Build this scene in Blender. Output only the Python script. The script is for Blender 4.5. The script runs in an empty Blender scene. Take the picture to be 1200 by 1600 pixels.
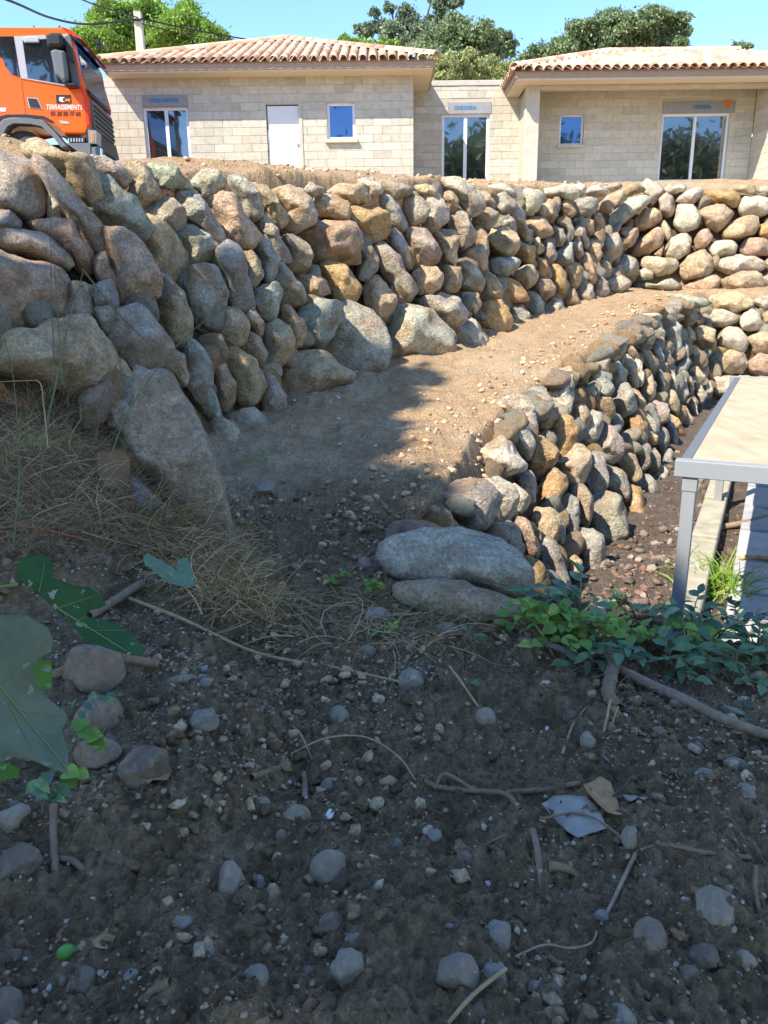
import bpy, bmesh, math, random
import numpy as np
from mathutils import Vector, Matrix
from mathutils.bvhtree import BVHTree

# ------------------------------------------------------------------ camera, sky, sun, exposure
SC = bpy.context.scene
COL = SC.collection
R = math.radians
PITCH, ROLL, CAMZ = 16.0, -0.75, 1.6
cam = bpy.data.objects.new('camera', bpy.data.cameras.new('camera'))
COL.objects.link(cam)
CAM = Matrix.Translation((0, 0, CAMZ)) @ Matrix.Rotation(R(90 - PITCH), 4, 'X') @ Matrix.Rotation(R(ROLL), 4, 'Z')
cam.matrix_world = CAM
cam.data.sensor_fit = 'VERTICAL'
cam.data.sensor_height = 24.0
cam.data.lens = 18.0
cam.data.clip_start = 0.05
cam.data.clip_end = 1500
SC.camera = cam

SUN = Vector((-0.495, -0.425, 0.757)).normalized()
world = bpy.data.worlds.new('World')
SC.world = world
world.use_nodes = True
wn = world.node_tree
bg = wn.nodes['Background']
sky = wn.nodes.new('ShaderNodeTexSky')
sky.sky_type = 'NISHITA'
sky.sun_disc = False
sky.sun_elevation = math.asin(SUN.z)
sky.sun_rotation = math.atan2(SUN.x, SUN.y)
sky.air_density = 1.0
sky.dust_density = 0.0
sky.ozone_density = 7.5
sky.altitude = 0
wn.links.new(sky.outputs[0], bg.inputs[0])
bg.inputs[1].default_value = 0.15
sl = bpy.data.lights.new('sun', 'SUN')
sl.energy = 3.8
sl.angle = R(0.5)
sl.color = (1.0, 0.93, 0.80)
so = bpy.data.objects.new('sun', sl)
so.rotation_euler = SUN.to_track_quat('Z', 'Y').to_euler()
COL.objects.link(so)
SC.view_settings.view_transform = 'Standard'
SC.view_settings.look = 'None'
SC.view_settings.gamma = 1.0
SC.view_settings.use_curve_mapping = False
SC.view_settings.exposure = 1.36

rng = np.random.default_rng(7)
random.seed(7)

# ------------------------------------------------------------------ projection helpers (photo pixel -> world ray)
RM = np.array(CAM.to_3x3())
CP = np.array((0, 0, CAMZ))
def ray(u, v):
    d = RM @ np.array(((u - 600) / 1200.0, (800 - v) / 1200.0, -1.0))
    return d / np.linalg.norm(d)
def on_y(u, v, Y):
    d = ray(u, v); t = Y / d[1]
    return CP + d * t
def on_plane(u, v, p, n):
    d = ray(u, v); t = np.dot(np.asarray(p) - CP, n) / np.dot(d, n)
    return CP + d * t
def XZ(u, v, Y):
    p = on_y(u, v, Y); return p[0], p[2]

# ------------------------------------------------------------------ noise
def _hash(ix, iy, iz):
    h = (ix.astype(np.int64) * 374761393 + iy.astype(np.int64) * 668265263 + iz.astype(np.int64) * 2147483647) & 0xffffffff
    h = ((h ^ (h >> 13)) * 1274126177) & 0xffffffff
    h = h ^ (h >> 16)
    return (h & 0xffff) / 65535.0
def vnoise(x, y, z=None):
    if z is None: z = np.zeros_like(x)
    ix, iy, iz = np.floor(x), np.floor(y), np.floor(z)
    fx, fy, fz = x - ix, y - iy, z - iz
    fx, fy, fz = [f * f * f * (f * (f * 6 - 15) + 10) for f in (fx, fy, fz)]
    r = 0
    for a in (0, 1):
        for b in (0, 1):
            for c in (0, 1):
                w = (fx if a else 1 - fx) * (fy if b else 1 - fy) * (fz if c else 1 - fz)
                r = r + w * _hash(ix + a, iy + b, iz + c)
    return r * 2 - 1
def fbm(x, y, z=None, o=4, g=0.5):
    r, a = 0, 1.0
    for i in range(o):
        r = r + a * vnoise(x * 2 ** i + 17.3 * i, y * 2 ** i + 5.1 * i, None if z is None else z * 2 ** i + 9.7 * i)
        a *= g
    return r
def sstep(a, b, x):
    t = np.clip((x - a) / (b - a), 0, 1)
    return t * t * (3 - 2 * t)

# ------------------------------------------------------------------ object helpers
WSET = set()   # things whose parts are modelled in world coordinates
def link(name, me, mat=None, parent=None, loc=None):
    o = bpy.data.objects.new(name, me)
    COL.objects.link(o)
    if mat is not None and me is not None and not me.materials: me.materials.append(mat)
    if parent is not None:
        o.parent = parent
        if parent.name in WSET: o.matrix_parent_inverse = Matrix.Translation(-parent.location)
    if loc is not None: o.location = loc
    return o
def tag(o, label=None, cat=None, group=None, kind=None):
    if label: o['label'] = label
    if cat: o['category'] = cat
    if group: o['group'] = group
    if kind: o['kind'] = kind
    return o
def empty(name, loc=(0, 0, 0), label=None, cat=None, group=None):
    o = bpy.data.objects.new(name, None)
    COL.objects.link(o); o.location = loc; o.empty_display_size = 0.1
    return tag(o, label, cat, group)
def npmesh(name, V, F, smooth=False):
    """V (n,3), F (m,k) with k = 3 or 4"""
    me = bpy.data.meshes.new(name)
    V = np.asarray(V, np.float32); F = np.asarray(F, np.int32)
    m, k = F.shape
    me.vertices.add(len(V)); me.vertices.foreach_set('co', V.ravel())
    me.loops.add(m * k); me.loops.foreach_set('vertex_index', F.ravel())
    me.polygons.add(m)
    me.polygons.foreach_set('loop_start', np.arange(0, m * k, k, dtype=np.int32))
    me.polygons.foreach_set('loop_total', np.full(m, k, np.int32))
    if smooth: me.polygons.foreach_set('use_smooth', np.ones(m, bool))
    me.update(calc_edges=True); me.validate()
    return me
def bmdone(bm, name, smooth=False):
    me = bpy.data.meshes.new(name)
    bmesh.ops.recalc_face_normals(bm, faces=bm.faces)
    if smooth:
        for f in bm.faces: f.smooth = True
    bm.to_mesh(me); bm.free()
    return me
def bbox(bm, x0, x1, y0, y1, z0, z1, bev=0.0):
    r = bmesh.ops.create_cube(bm, size=1.0)
    for v in r['verts']:
        v.co = Vector((x0 + (v.co.x + .5) * (x1 - x0), y0 + (v.co.y + .5) * (y1 - y0), z0 + (v.co.z + .5) * (z1 - z0)))
    if bev > 0:
        ed = list({e for v in r['verts'] for e in v.link_edges})
        bmesh.ops.bevel(bm, geom=ed, offset=bev, segments=1, affect='EDGES', profile=0.5)
def box(name, x0, x1, y0, y1, z0, z1, mat, parent=None, bev=0.0):
    bm = bmesh.new(); bbox(bm, x0, x1, y0, y1, z0, z1, bev)
    return link(name, bmdone(bm, name), mat, parent)
def tube_np(P, r, k=6, cap=True):
    """tube along points P with radius r (number or list); returns V,F(quads)"""
    P = np.asarray(P, float); n = len(P)
    r = np.full(n, r) if np.isscalar(r) else np.asarray(r, float)
    T = np.gradient(P, axis=0); T /= np.linalg.norm(T, axis=1)[:, None] + 1e-9
    up = np.array((0.13, 0.21, 0.97)); V = []
    for i in range(n):
        a = np.cross(T[i], up); 
        if np.linalg.norm(a) < 1e-3: a = np.cross(T[i], (1, 0, 0))
        a /= np.linalg.norm(a); b = np.cross(T[i], a)
        for j in range(k):
            t = 2 * math.pi * j / k
            V.append(P[i] + r[i] * (math.cos(t) * a + math.sin(t) * b))
    F = [(i * k + j, i * k + (j + 1) % k, (i + 1) * k + (j + 1) % k, (i + 1) * k + j) for i in range(n - 1) for j in range(k)]
    return np.array(V), np.array(F)
def spline(P, n=24):
    P = np.asarray(P, float); m = len(P)
    if m < 3:
        t = np.linspace(0, 1, n)[:, None]; return P[0] * (1 - t) + P[-1] * t
    Q = np.vstack([2 * P[0] - P[1], P, 2 * P[-1] - P[-2]]); out = []
    for s in np.linspace(0, m - 1 - 1e-6, n):
        i = int(s); t = s - i; a, b, c, d = Q[i:i + 4]
        out.append(.5 * (2 * b + (c - a) * t + (2 * a - 5 * b + 4 * c - d) * t * t + (3 * b - a - 3 * c + d) * t ** 3))
    return np.array(out)
def tube(name, P, r, mat, parent=None, n=20, k=7, jit=0.0):
    S = spline(P, n)
    if jit: S = S + rng.normal(0, jit, S.shape)
    rr = r if np.isscalar(r) else np.interp(np.linspace(0, 1, n), np.linspace(0, 1, len(r)), r)
    V, F = tube_np(S, rr, k)
    return link(name, npmesh(name, V, F, True), mat, parent)
def join_np(parts):
    V, F, o = [], [], 0
    for v, f in parts:
        V.append(v); F.append(np.asarray(f) + o); o += len(v)
    return np.vstack(V), np.vstack(F)

# ------------------------------------------------------------------ materials
class NT:
    def __init__(s, name, rough=0.85, spec=0.3):
        s.m = bpy.data.materials.new(name); s.m.use_nodes = True
        s.n = s.m.node_tree.nodes; s.l = s.m.node_tree.links
        s.b = s.n['Principled BSDF']; s.out = s.n['Material Output']
        s.b.inputs['Roughness'].default_value = rough
        s.b.inputs['Specular IOR Level'].default_value = spec
        s._co = None
    def N(s, t, **kw):
        n = s.n.new(t)
        for k, v in kw.items(): setattr(n, k, v)
        return n
    def coord(s, kind='Object'):
        return s.N('ShaderNodeTexCoord').outputs[kind]
    def pos(s):
        return s.N('ShaderNodeNewGeometry').outputs['Position']
    def val(s, x, sock):
        if isinstance(x, (int, float)): sock.default_value = x
        elif isinstance(x, tuple): sock.default_value = (*x, 1) if len(x) == 3 else x
        else: s.l.new(x, sock)
    def noise(s, co, scale, detail=4, rough=0.55, dist=0.0):
        n = s.N('ShaderNodeTexNoise'); s.l.new(co, n.inputs['Vector'])
        n.inputs['Scale'].default_value = scale; n.inputs['Detail'].default_value = detail
        n.inputs['Roughness'].default_value = rough; n.inputs['Distortion'].default_value = dist
        return n.outputs['Fac']
    def voro(s, co, scale, feat='F1', out='Distance'):
        n = s.N('ShaderNodeTexVoronoi', feature=feat); s.l.new(co, n.inputs['Vector']); n.inputs['Scale'].default_value = scale
        return n.outputs[out]
    def ramp(s, fac, stops):
        n = s.N('ShaderNodeValToRGB'); s.l.new(fac, n.inputs[0]); e = n.color_ramp.elements
        while len(e) < len(stops): e.new(0.5)
        for i, (p, c) in enumerate(stops):
            e[i].position = p
            c = (c, c, c) if isinstance(c, (int, float)) else c
            e[i].color = (*c, 1)
        return n.outputs[0]
    def mix(s, fac, a, b, mode='MIX'):
        n = s.N('ShaderNodeMix', data_type='RGBA', blend_type=mode)
        s.val(fac, n.inputs[0]); s.val(a, n.inputs[6]); s.val(b, n.inputs[7])
        return n.outputs[2]
    def math(s, op, a, b=0.0, c=None):
        n = s.N('ShaderNodeMath', operation=op); s.val(a, n.inputs[0]); s.val(b, n.inputs[1])
        if c is not None: s.val(c, n.inputs[2])
        return n.outputs[0]
    def rnd(s):
        return s.N('ShaderNodeObjectInfo').outputs['Random']
    def island(s):
        return s.N('ShaderNodeNewGeometry').outputs['Random Per Island']
    def ocol(s):
        return s.N('ShaderNodeObjectInfo').outputs['Color']
    def bump(s, h, strength=0.5, dist=0.02):
        n = s.N('ShaderNodeBump'); s.l.new(h, n.inputs['Height'])
        n.inputs['Strength'].default_value = strength; n.inputs['Distance'].default_value = dist
        s.l.new(n.outputs[0], s.b.inputs['Normal']); return n
    def base(s, c): s.val(c, s.b.inputs['Base Color']); return s
    def hsv(s, c, v=1.0, sat=1.0, h=0.5):
        n = s.N('ShaderNodeHueSaturation'); s.val(c, n.inputs['Color']); s.val(v, n.inputs['Value']); s.val(sat, n.inputs['Saturation']); s.val(h, n.inputs['Hue'])
        return n.outputs[0]
    def mrange(s, x, a, b, c=0.0, d=1.0):
        n = s.N('ShaderNodeMapRange'); s.val(x, n.inputs[0])
        for i, q in enumerate((a, b, c, d)): n.inputs[i + 1].default_value = q
        return n.outputs[0]

def simple(name, col, rough=0.7, spec=0.3, metal=0.0, var=0.0, scale=8.0, bumpy=0.0):
    t = NT(name, rough, spec); t.b.inputs['Metallic'].default_value = metal
    if var:
        f = t.noise(t.coord(), scale, 5, 0.6)
        c = t.hsv(col, t.mrange(f, 0.25, 0.75, 1 - var, 1 + var))
        t.base(c)
        if bumpy: t.bump(f, bumpy, 0.01)
    else: t.base(col)
    return t.m

def rock_material():
    t = NT('rock', 0.9, 0.2)
    co = t.coord(); r = t.rnd()
    add = t.N('ShaderNodeVectorMath', operation='ADD'); t.l.new(co, add.inputs[0])
    comb = t.N('ShaderNodeCombineXYZ')
    for i in range(3): t.l.new(t.math('MULTIPLY', r, 37.0 + 11 * i), comb.inputs[i])
    t.l.new(comb.outputs[0], add.inputs[1]); p = add.outputs[0]
    base = t.ocol()
    big = t.noise(p, 2.6, 3, 0.6, 0.6)
    mid = t.noise(p, 9, 5, 0.65, 0.5)
    fine = t.noise(p, 45, 4, 0.7)
    grain = t.voro(p, 90)
    c = t.hsv(base, t.mrange(mid, 0.3, 0.7, 0.68, 1.38))
    # rusty/earthy patches
    rust = t.mix(t.rnd(), (0.38, 0.22, 0.10), (0.29, 0.20, 0.13))
    c = t.mix(t.mrange(big, 0.50, 0.66, 0, 0.75), c, rust)
    # pale dusty / lichen patches
    big2 = t.noise(p, 5.0, 4, 0.7, 1.2)
    c = t.mix(t.mrange(big2, 0.56, 0.70, 0, 0.6), c, (0.58, 0.53, 0.44))
    # bluish-green mineral tint here and there
    big3 = t.noise(p, 3.3, 3, 0.6, 1.0)
    c = t.mix(t.mrange(big3, 0.60, 0.72, 0, 0.35), c, (0.27, 0.31, 0.29))
    # stretched veins
    mp = t.N('ShaderNodeMapping'); t.l.new(p, mp.inputs['Vector']); mp.inputs['Scale'].default_value = (3.0, 11.0, 4.0); mp.inputs['Rotation'].default_value = (0.5, 0.4, 0.7)
    vein = t.noise(mp.outputs[0], 2.4, 6, 0.72, 1.5)
    c = t.mix(t.mrange(vein, 0.60, 0.72, 0, 0.5), c, (0.62, 0.56, 0.47))
    c = t.mix(t.mrange(vein, 0.28, 0.40, 0.5, 0), c, t.hsv(c, 0.55))
    # speckle
    c = t.hsv(c, t.mrange(fine, 0.3, 0.7, 0.62, 1.38))
    c = t.hsv(c, t.mrange(grain, 0.0, 0.6, 0.80, 1.12), 1.05)
    t.base(c)
    crack = t.voro(p, 5.5, 'DISTANCE_TO_EDGE')
    h = t.math('ADD', t.math('MULTIPLY', mid, 1.0), t.math('MULTIPLY', fine, 0.45))
    h = t.math('ADD', h, t.math('MULTIPLY', t.mrange(crack, 0.0, 0.05), 0.07))
    h = t.math('ADD', h, t.math('MULTIPLY', vein, 0.7))
    t.bump(h, 1.0, 0.065)
    return t.m

def ground_material():
    t = NT('ground_soil', 0.95, 0.15)
    P = t.pos()
    sep = t.N('ShaderNodeSeparateXYZ'); t.l.new(P, sep.inputs[0])
    n1 = t.noise(P, 1.1, 5, 0.6, 0.4); n2 = t.noise(P, 7, 6, 0.7); n3 = t.noise(P, 38, 5, 0.7); n4 = t.noise(P, 130, 3, 0.7)
    # clay fill of the ramp and terrace
    clay = t.ramp(n2, [(0.25, (0.39, 0.24, 0.125)), (0.5, (0.56, 0.37, 0.205)), (0.75, (0.67, 0.50, 0.315))])
    clay = t.mix(t.mrange(n1, 0.48, 0.65, 0, 0.6), clay, (0.64, 0.49, 0.32))
    soil = t.ramp(n2, [(0.25, (0.155, 0.098, 0.050)), (0.5, (0.335, 0.222, 0.120)), (0.78, (0.52, 0.37, 0.22))])
    soil = t.mix(t.mrange(n1, 0.5, 0.68, 0, 0.5), soil, (0.44, 0.31, 0.185))
    yard = t.ramp(n2, [(0.25, (0.10, 0.075, 0.055)), (0.5, (0.17, 0.13, 0.10)), (0.75, (0.25, 0.20, 0.16))])
    y = t.math('ADD', sep.outputs[1], t.math('MULTIPLY', t.math('SUBTRACT', n1, 0.5), 4.0))
    c = t.mix(t.mrange(y, 4.6, 7.0), soil, clay)
    zz = t.math('ADD', sep.outputs[2], t.math('MULTIPLY', t.math('SUBTRACT', n2, 0.5), 0.3))
    low = t.math('MULTIPLY', t.mrange(zz, -0.15, -0.5), t.mrange(sep.outputs[1], 4.6, 5.4))
    c = t.mix(low, c, yard)
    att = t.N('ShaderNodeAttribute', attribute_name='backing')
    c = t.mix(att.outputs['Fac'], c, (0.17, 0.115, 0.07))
    c = t.hsv(c, t.mrange(n3, 0.25, 0.75, 0.6, 1.4))
    c = t.hsv(c, t.mrange(n4, 0.3, 0.7, 0.8, 1.2))
    t.base(c)
    v = t.voro(P, 55)
    h = t.math('ADD', t.math('MULTIPLY', n3, 1.0), t.math('MULTIPLY', n4, 0.4))
    h = t.math('ADD', h, t.math('MULTIPLY', v, -0.5))
    t.bump(h, 1.0, 0.05)
    return t.m

def island_material(name, stops, rough=0.9, bump=0.0, var=0.35):
    t = NT(name, rough, 0.2)
    c = t.ramp(t.island(), stops)
    f = t.noise(t.pos(), 60, 4, 0.7)
    t.base(t.hsv(c, t.mrange(f, 0.3, 0.7, 1 - var, 1 + var)))
    if bump: t.bump(f, bump, 0.01)
    return t.m

def leaf_material(name, stops, trans=0.3, rough=0.5, spec=0.4, per='island', bscale=0.0):
    t = NT(name, rough, spec)
    f = t.island() if per == 'island' else t.rnd()
    c = t.ramp(f, stops)
    n = t.noise(t.pos(), 0.9 if per == 'island' else 25.0, 3)
    c = t.hsv(c, t.mrange(n, 0.3, 0.7, 0.75, 1.25))
    t.base(c)
    if trans > 0:
        tr = t.N('ShaderNodeBsdfTranslucent'); t.l.new(t.hsv(c, 1.3, 1.1), tr.inputs[0])
        ms = t.N('ShaderNodeMixShader'); ms.inputs[0].default_value = trans
        t.l.new(t.b.outputs[0], ms.inputs[1]); t.l.new(tr.outputs[0], ms.inputs[2])
        t.l.new(ms.outputs[0], t.out.inputs['Surface'])
    return t.m

def block_material():
    t = NT('concrete_block', 0.95, 0.12)
    co = t.pos()
    n1 = t.noise(co, 0.7, 4, 0.6, 0.5); n2 = t.noise(co, 9, 5, 0.65); n3 = t.noise(co, 70, 3, 0.7)
    c = t.ramp(t.rnd(), [(0, (0.46, 0.425, 0.345)), (0.5, (0.52, 0.48, 0.40)), (1, (0.58, 0.54, 0.45))])
    c = t.mix(t.mrange(n1, 0.45, 0.65, 0, 0.5), c, (0.58, 0.50, 0.37))
    c = t.hsv(c, t.mrange(n2, 0.3, 0.7, 0.86, 1.12))
    c = t.hsv(c, t.mrange(n3, 0.3, 0.7, 0.86, 1.14))
    t.base(c)
    t.bump(t.math('ADD', n2, n3), 0.5, 0.006)
    return t.m

def tile_material():
    t = NT('roof_tile', 0.9, 0.15)
    c = t.ramp(t.rnd(), [(0, (0.42, 0.235, 0.155)), (0.3, (0.50, 0.31, 0.21)), (0.6, (0.56, 0.38, 0.27)), (1, (0.62, 0.48, 0.36))])
    n = t.noise(t.pos(), 14, 5, 0.7)
    c = t.mix(t.mrange(n, 0.55, 0.72, 0, 0.5), c, (0.60, 0.50, 0.40))
    t.base(t.hsv(c, t.mrange(n, 0.3, 0.7, 0.85, 1.15)))
    return t.m

def glass_material(name, tint=(0.02, 0.025, 0.03), refl=0.35, rcol=(0.8, 0.9, 1.0)):
    t = NT(name, 0.1, 0.5)
    t.base(tint)
    g = t.N('ShaderNodeBsdfGlossy'); g.inputs['Roughness'].default_value = 0.02; g.inputs['Color'].default_value = (*rcol, 1)
    n = t.noise(t.pos(), 1.3, 2)
    b = t.N('ShaderNodeBump'); t.l.new(n, b.inputs['Height']); b.inputs['Strength'].default_value = 0.02; b.inputs['Distance'].default_value = 0.1
    t.l.new(b.outputs[0], g.inputs['Normal'])
    ms = t.N('ShaderNodeMixShader'); ms.inputs[0].default_value = refl
    t.l.new(t.b.outputs[0], ms.inputs[1]); t.l.new(g.outputs[0], ms.inputs[2]); t.l.new(ms.outputs[0], t.out.inputs['Surface'])
    return t.m

M = {}
M['rock'] = rock_material()
M['ground'] = ground_material()
M['block'] = block_material()
M['tile'] = tile_material()
M['mortar'] = simple('mortar', (0.49, 0.45, 0.37), 0.95, 0.1, var=0.15, scale=20)
M['concrete'] = simple('smooth_concrete', (0.52, 0.47, 0.38), 0.9, 0.15, var=0.14, scale=5, bumpy=0.2)
M['pale_concrete'] = simple('pale_concrete', (0.50, 0.46, 0.38), 0.9, 0.15, var=0.16, scale=6, bumpy=0.2)
M['lintel'] = simple('grey_lintel', (0.30, 0.30, 0.31), 0.9, 0.15, var=0.15, scale=14)
M['soffit'] = simple('cream_soffit', (0.66, 0.58, 0.44), 0.85, 0.2, var=0.05)
M['fascia'] = simple('brown_fascia', (0.40, 0.29, 0.21), 0.8, 0.2, var=0.1)
M['white'] = simple('white_frame', (0.74, 0.75, 0.78), 0.4, 0.4)
M['door'] = simple('white_door', (0.72, 0.72, 0.72), 0.5, 0.4, var=0.05, scale=3)
M['glass'] = glass_material('window_glass', (.014, .015, .014), .17, (.9, .95, 1.0))
M['blue_glass'] = glass_material('blue_window_glass', (0.006, 0.016, 0.045), 0.20, (0.30, 0.5, 0.9))
M['ink'] = simple('blue_print', (0.02, 0.20, 0.42), 0.8)
M['spray'] = simple('orange_spray_paint', (0.70, 0.16, 0.03), 0.8)
M['orange'] = simple('orange_paint', (0.84, 0.125, 0.008), 0.25, 0.5)
M['red'] = simple('red_paint', (0.72, 0.045, 0.012), 0.25, 0.5)
M['truck_glass'] = glass_material('truck_glass', (0.012, 0.014, 0.018), 0.12)
M['screen_glass'] = glass_material('windscreen_glass', (0.01, 0.05, 0.14), 0.5, (0.6, 0.8, 1.0))
M['black'] = simple('black_plastic', (0.02, 0.021, 0.024), 0.5, 0.4)
M['grey_plastic'] = simple('grey_plastic', (0.13, 0.14, 0.15), 0.55, 0.4)
M['silver'] = simple('silver_trim', (0.40, 0.41, 0.43), 0.4, 0.5)
M['tyre'] = simple('tyre_rubber', (0.06, 0.055, 0.05), 0.85, 0.2, var=0.2)
M['amber'] = simple('amber_lens', (0.80, 0.22, 0.03), 0.3, 0.5)
M['lens'] = simple('clear_lens', (0.26, 0.27, 0.29), 0.15, 0.6)
M['white_paint'] = simple('white_print', (0.72, 0.66, 0.62), 0.5)
M['dark_print'] = simple('dark_print', (0.10, 0.03, 0.02), 0.5)
M['steel'] = simple('grey_painted_steel', (0.275, 0.28, 0.28), 0.45, 0.4, var=0.05, scale=4)
M['cable'] = simple('cable_rubber', (0.02, 0.02, 0.025), 0.6)
M['bark'] = simple('bark', (0.12, 0.085, 0.06), 0.95, 0.1, var=0.3, scale=12, bumpy=0.6)
# ------------------------------------------------------------------ terrain
MB = np.array([(-9, 1.2, .9), (-4.5, 3.6, .6), (-2.3, 4.9, .4), (-1.5, 6.0, .27), (-1.2, 7.7, .46), (0, 9.9, .7), (1.05, 10.9, .8),
               (2.8, 14.3, 1.2), (5.8, 18.0, 1.6), (9.5, 17.6, 1.6), (15, 17.0, 1.6)], float)
MT = np.array([(-9.8, 2.6, 2.1), (-5.4, 5.0, 2.4), (-3.5, 6.4, 2.55), (-2.5, 7.3, 2.66), (-1.65, 8.8, 2.8), (-.45, 10.5, 2.95), (.65, 11.6, 3.08),
               (2.5, 15.0, 3.45), (5.75, 18.8, 3.84), (9.5, 18.3, 3.84), (15, 17.7, 3.84)], float)
LT = np.array([(-.5, 3.6, .02), (.1, 4.5, .1), (.6, 5.5, .21), (.9, 6.6, .34), (1.35, 7.65, .46), (1.85, 8.75, .58), (2.7, 10.15, .73), (3.3, 11.3, .86), (4.05, 12.7, 1.01),
               (4.85, 14.1, 1.17), (5.6, 15.1, 1.27), (6.15, 15.9, 1.36), (6.9, 16.75, 1.45), (9, 16.4, 1.45), (14, 15.6, 1.45)], float)
LB = np.array([(.3, 3.4, -.9), (.85, 4.6, -1.0), (1.35, 5.6, -1.05), (1.75, 6.4, -1.05), (2.15, 7.2, -1.0), (2.75, 8.3, -.97), (3.4, 9.55, -.92), (4.0, 10.7, -.88), (4.7, 12.1, -.82),
               (5.45, 13.5, -.76), (6.0, 14.5, -.72), (6.7, 15.3, -.7), (7.3, 16.0, -.66), (9, 15.75, -.66), (14, 14.95, -.66)], float)

def sdist(x, y, poly):
    """signed distance to a plan polyline (positive on its left) and a z interpolated along it"""
    best = np.full(x.shape, 1e9); sg = np.zeros(x.shape); zz = np.zeros(x.shape); n = len(poly)
    for i in range(n - 1):
        a, b = poly[i], poly[i + 1]
        dx, dy = b[0] - a[0], b[1] - a[1]; L2 = dx * dx + dy * dy
        t = ((x - a[0]) * dx + (y - a[1]) * dy) / L2
        lo = -1e9 if i == 0 else 0; hi = 1e9 if i == n - 2 else 1
        t = np.clip(t, lo, hi)
        px, py = a[0] + t * dx, a[1] + t * dy
        d = np.hypot(x - px, y - py)
        s = np.sign(dx * (y - a[1]) - dy * (x - a[0]))
        m = d < best - 1e-9
        best = np.where(m, d, best); sg = np.where(m, s, sg); zz = np.where(m, a[2] + np.clip(t, 0, 1) * (b[2] - a[2]), zz)
    return best * sg, zz

def ground_raw(x, y):
    ramp = .1 + .11 * (np.maximum(y, 3.0) - 4.4)
    ramp = np.minimum(ramp, 1.62)
    yard = -1.06 + .04 * np.clip(y - 6, 0, 12)
    F = -.075 * np.clip(x, 0, 4) + .62 * sstep(-.75, -2.2, x) * sstep(2.6, 4.6, y) + .10 * sstep(-.2, -1.2, x) * sstep(1.2, 3.0, y)
    F = F + .10 * np.exp(-((y - 4.0) / .5) ** 2) * sstep(-.8, .3, x)
    dl, _ = sdist(x, y, LT); dl2, _ = sdist(x, y, LB)
    fall = np.where(dl2 <= .22, 1.0, np.clip((.14 - dl) / np.maximum(dl2 - dl - .08, .05), 0, 1))
    H = ramp * (1 - fall) + yard * fall
    sx = sstep(.25, .8, x)
    w = sstep(0, 1, (y - (4.2 - .8 * sx)) / (1.5 - .85 * sx))
    H = F * (1 - w) + H * w
    dm, _ = sdist(x, y, MB)
    terr = 2.50 + .105 * (np.clip(y, 2, 23.5) - 6.4)
    terr = np.where(dm > 1.0, terr + .14 * sstep(1.0, 2.6, dm), terr)
    dt, _ = sdist(x, y, MT)
    rise = np.where(dt >= .3, 1.0, np.clip((dm - .3) / np.maximum(dm - dt, .05), 0, 1)) * (dm > 0)
    H = H * (1 - rise) + terr * rise
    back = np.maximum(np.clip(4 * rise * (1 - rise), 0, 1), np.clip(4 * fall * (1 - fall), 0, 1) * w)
    # dirt heaps behind the wall rim
    for (hx, hy, hh, s) in ((-3.6, 7.9, .26, .55), (-1.9, 10.6, .16, .9), (-.2, 13.2, .12, 1.0)):
        H = H + hh * np.exp(-((x - hx) ** 2 + (y - hy) ** 2) / (2 * s * s))
    H = np.where((np.abs(x) > 30) | (y > 60), H, H)
    return H, back
def ground_z(x, y, fine=True):
    x = np.atleast_1d(np.asarray(x, float)); y = np.atleast_1d(np.asarray(y, float))
    H, b = ground_raw(x, y)
    near = sstep(30, 15, y)
    H = H + near * (.05 * fbm(x * .9, y * .9, o=2) + .030 * fbm(x * 3.1, y * 3.1, o=3) * (1 - .6 * b))
    if fine:
        fg = sstep(7.0, 4.5, y)
        H = H + fg * (.030 * fbm(x * 4.5 + 3, y * 4.5, o=2) + .026 * np.abs(fbm(x * 12, y * 12, o=3, g=.6)) + .022 * np.maximum(fbm(x * 26, y * 26, o=2, g=.6), -.1) + .009 * fbm(x * 62, y * 62, o=2, g=.8))
        H = H + (1 - fg) * near * (.018 * np.abs(fbm(x * 8, y * 8, o=3)) + .022 * fbm(x * 2.3, y * 2.3 + 9, o=2) * (1 - b))
    return H
def G(x, y): return float(ground_z(x, y)[0])
def on_ground(u, v):
    """where the line of sight of a photo pixel meets the ground"""
    d = ray(u, v); T = np.arange(.8, 30, .02)
    P = CP + d * T[:, None]
    z = ground_z(P[:, 0], P[:, 1]); k = np.argmax(P[:, 2] < z)
    return P[k] if P[k, 2] < z[k] else P[-1]

def axis(parts):
    a = []
    for lo, hi, st in parts: a.append(np.arange(lo, hi - 1e-9, st))
    return np.unique(np.round(np.concatenate(a), 5))
gx = np.concatenate([-np.geomspace(9, 400, 14)[::-1], axis([(-8.9, -2.6, .08), (-2.6, -1.55, .016), (-1.55, 1.55, .0095), (1.55, 2.8, .016), (2.8, 12, .075)]), np.geomspace(12, 400, 14)])
gy = np.concatenate([-np.geomspace(1, 60, 8)[::-1], axis([(-.9, 1.0, .1), (1.0, 2.7, .0095), (2.7, 4.8, .016), (4.8, 7.5, .035), (7.5, 20.5, .075)]), np.geomspace(20.6, 900, 22)])
XX, YY = np.meshgrid(gx, gy)
ZZ = ground_z(XX.ravel(), YY.ravel())
nx, ny = len(gx), len(gy)
idx = np.arange(nx * ny).reshape(ny, nx)
F = np.stack([idx[:-1, :-1], idx[:-1, 1:], idx[1:, 1:], idx[1:, :-1]], -1).reshape(-1, 4)
gme = npmesh('ground', np.stack([XX.ravel(), YY.ravel(), ZZ], -1), F, True)
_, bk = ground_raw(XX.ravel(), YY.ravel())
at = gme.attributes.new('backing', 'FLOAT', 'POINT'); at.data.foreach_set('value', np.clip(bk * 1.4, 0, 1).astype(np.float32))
tag(link('ground', gme, M['ground']), 'bare soil ground with tan clay ramp', kind='structure')

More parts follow.
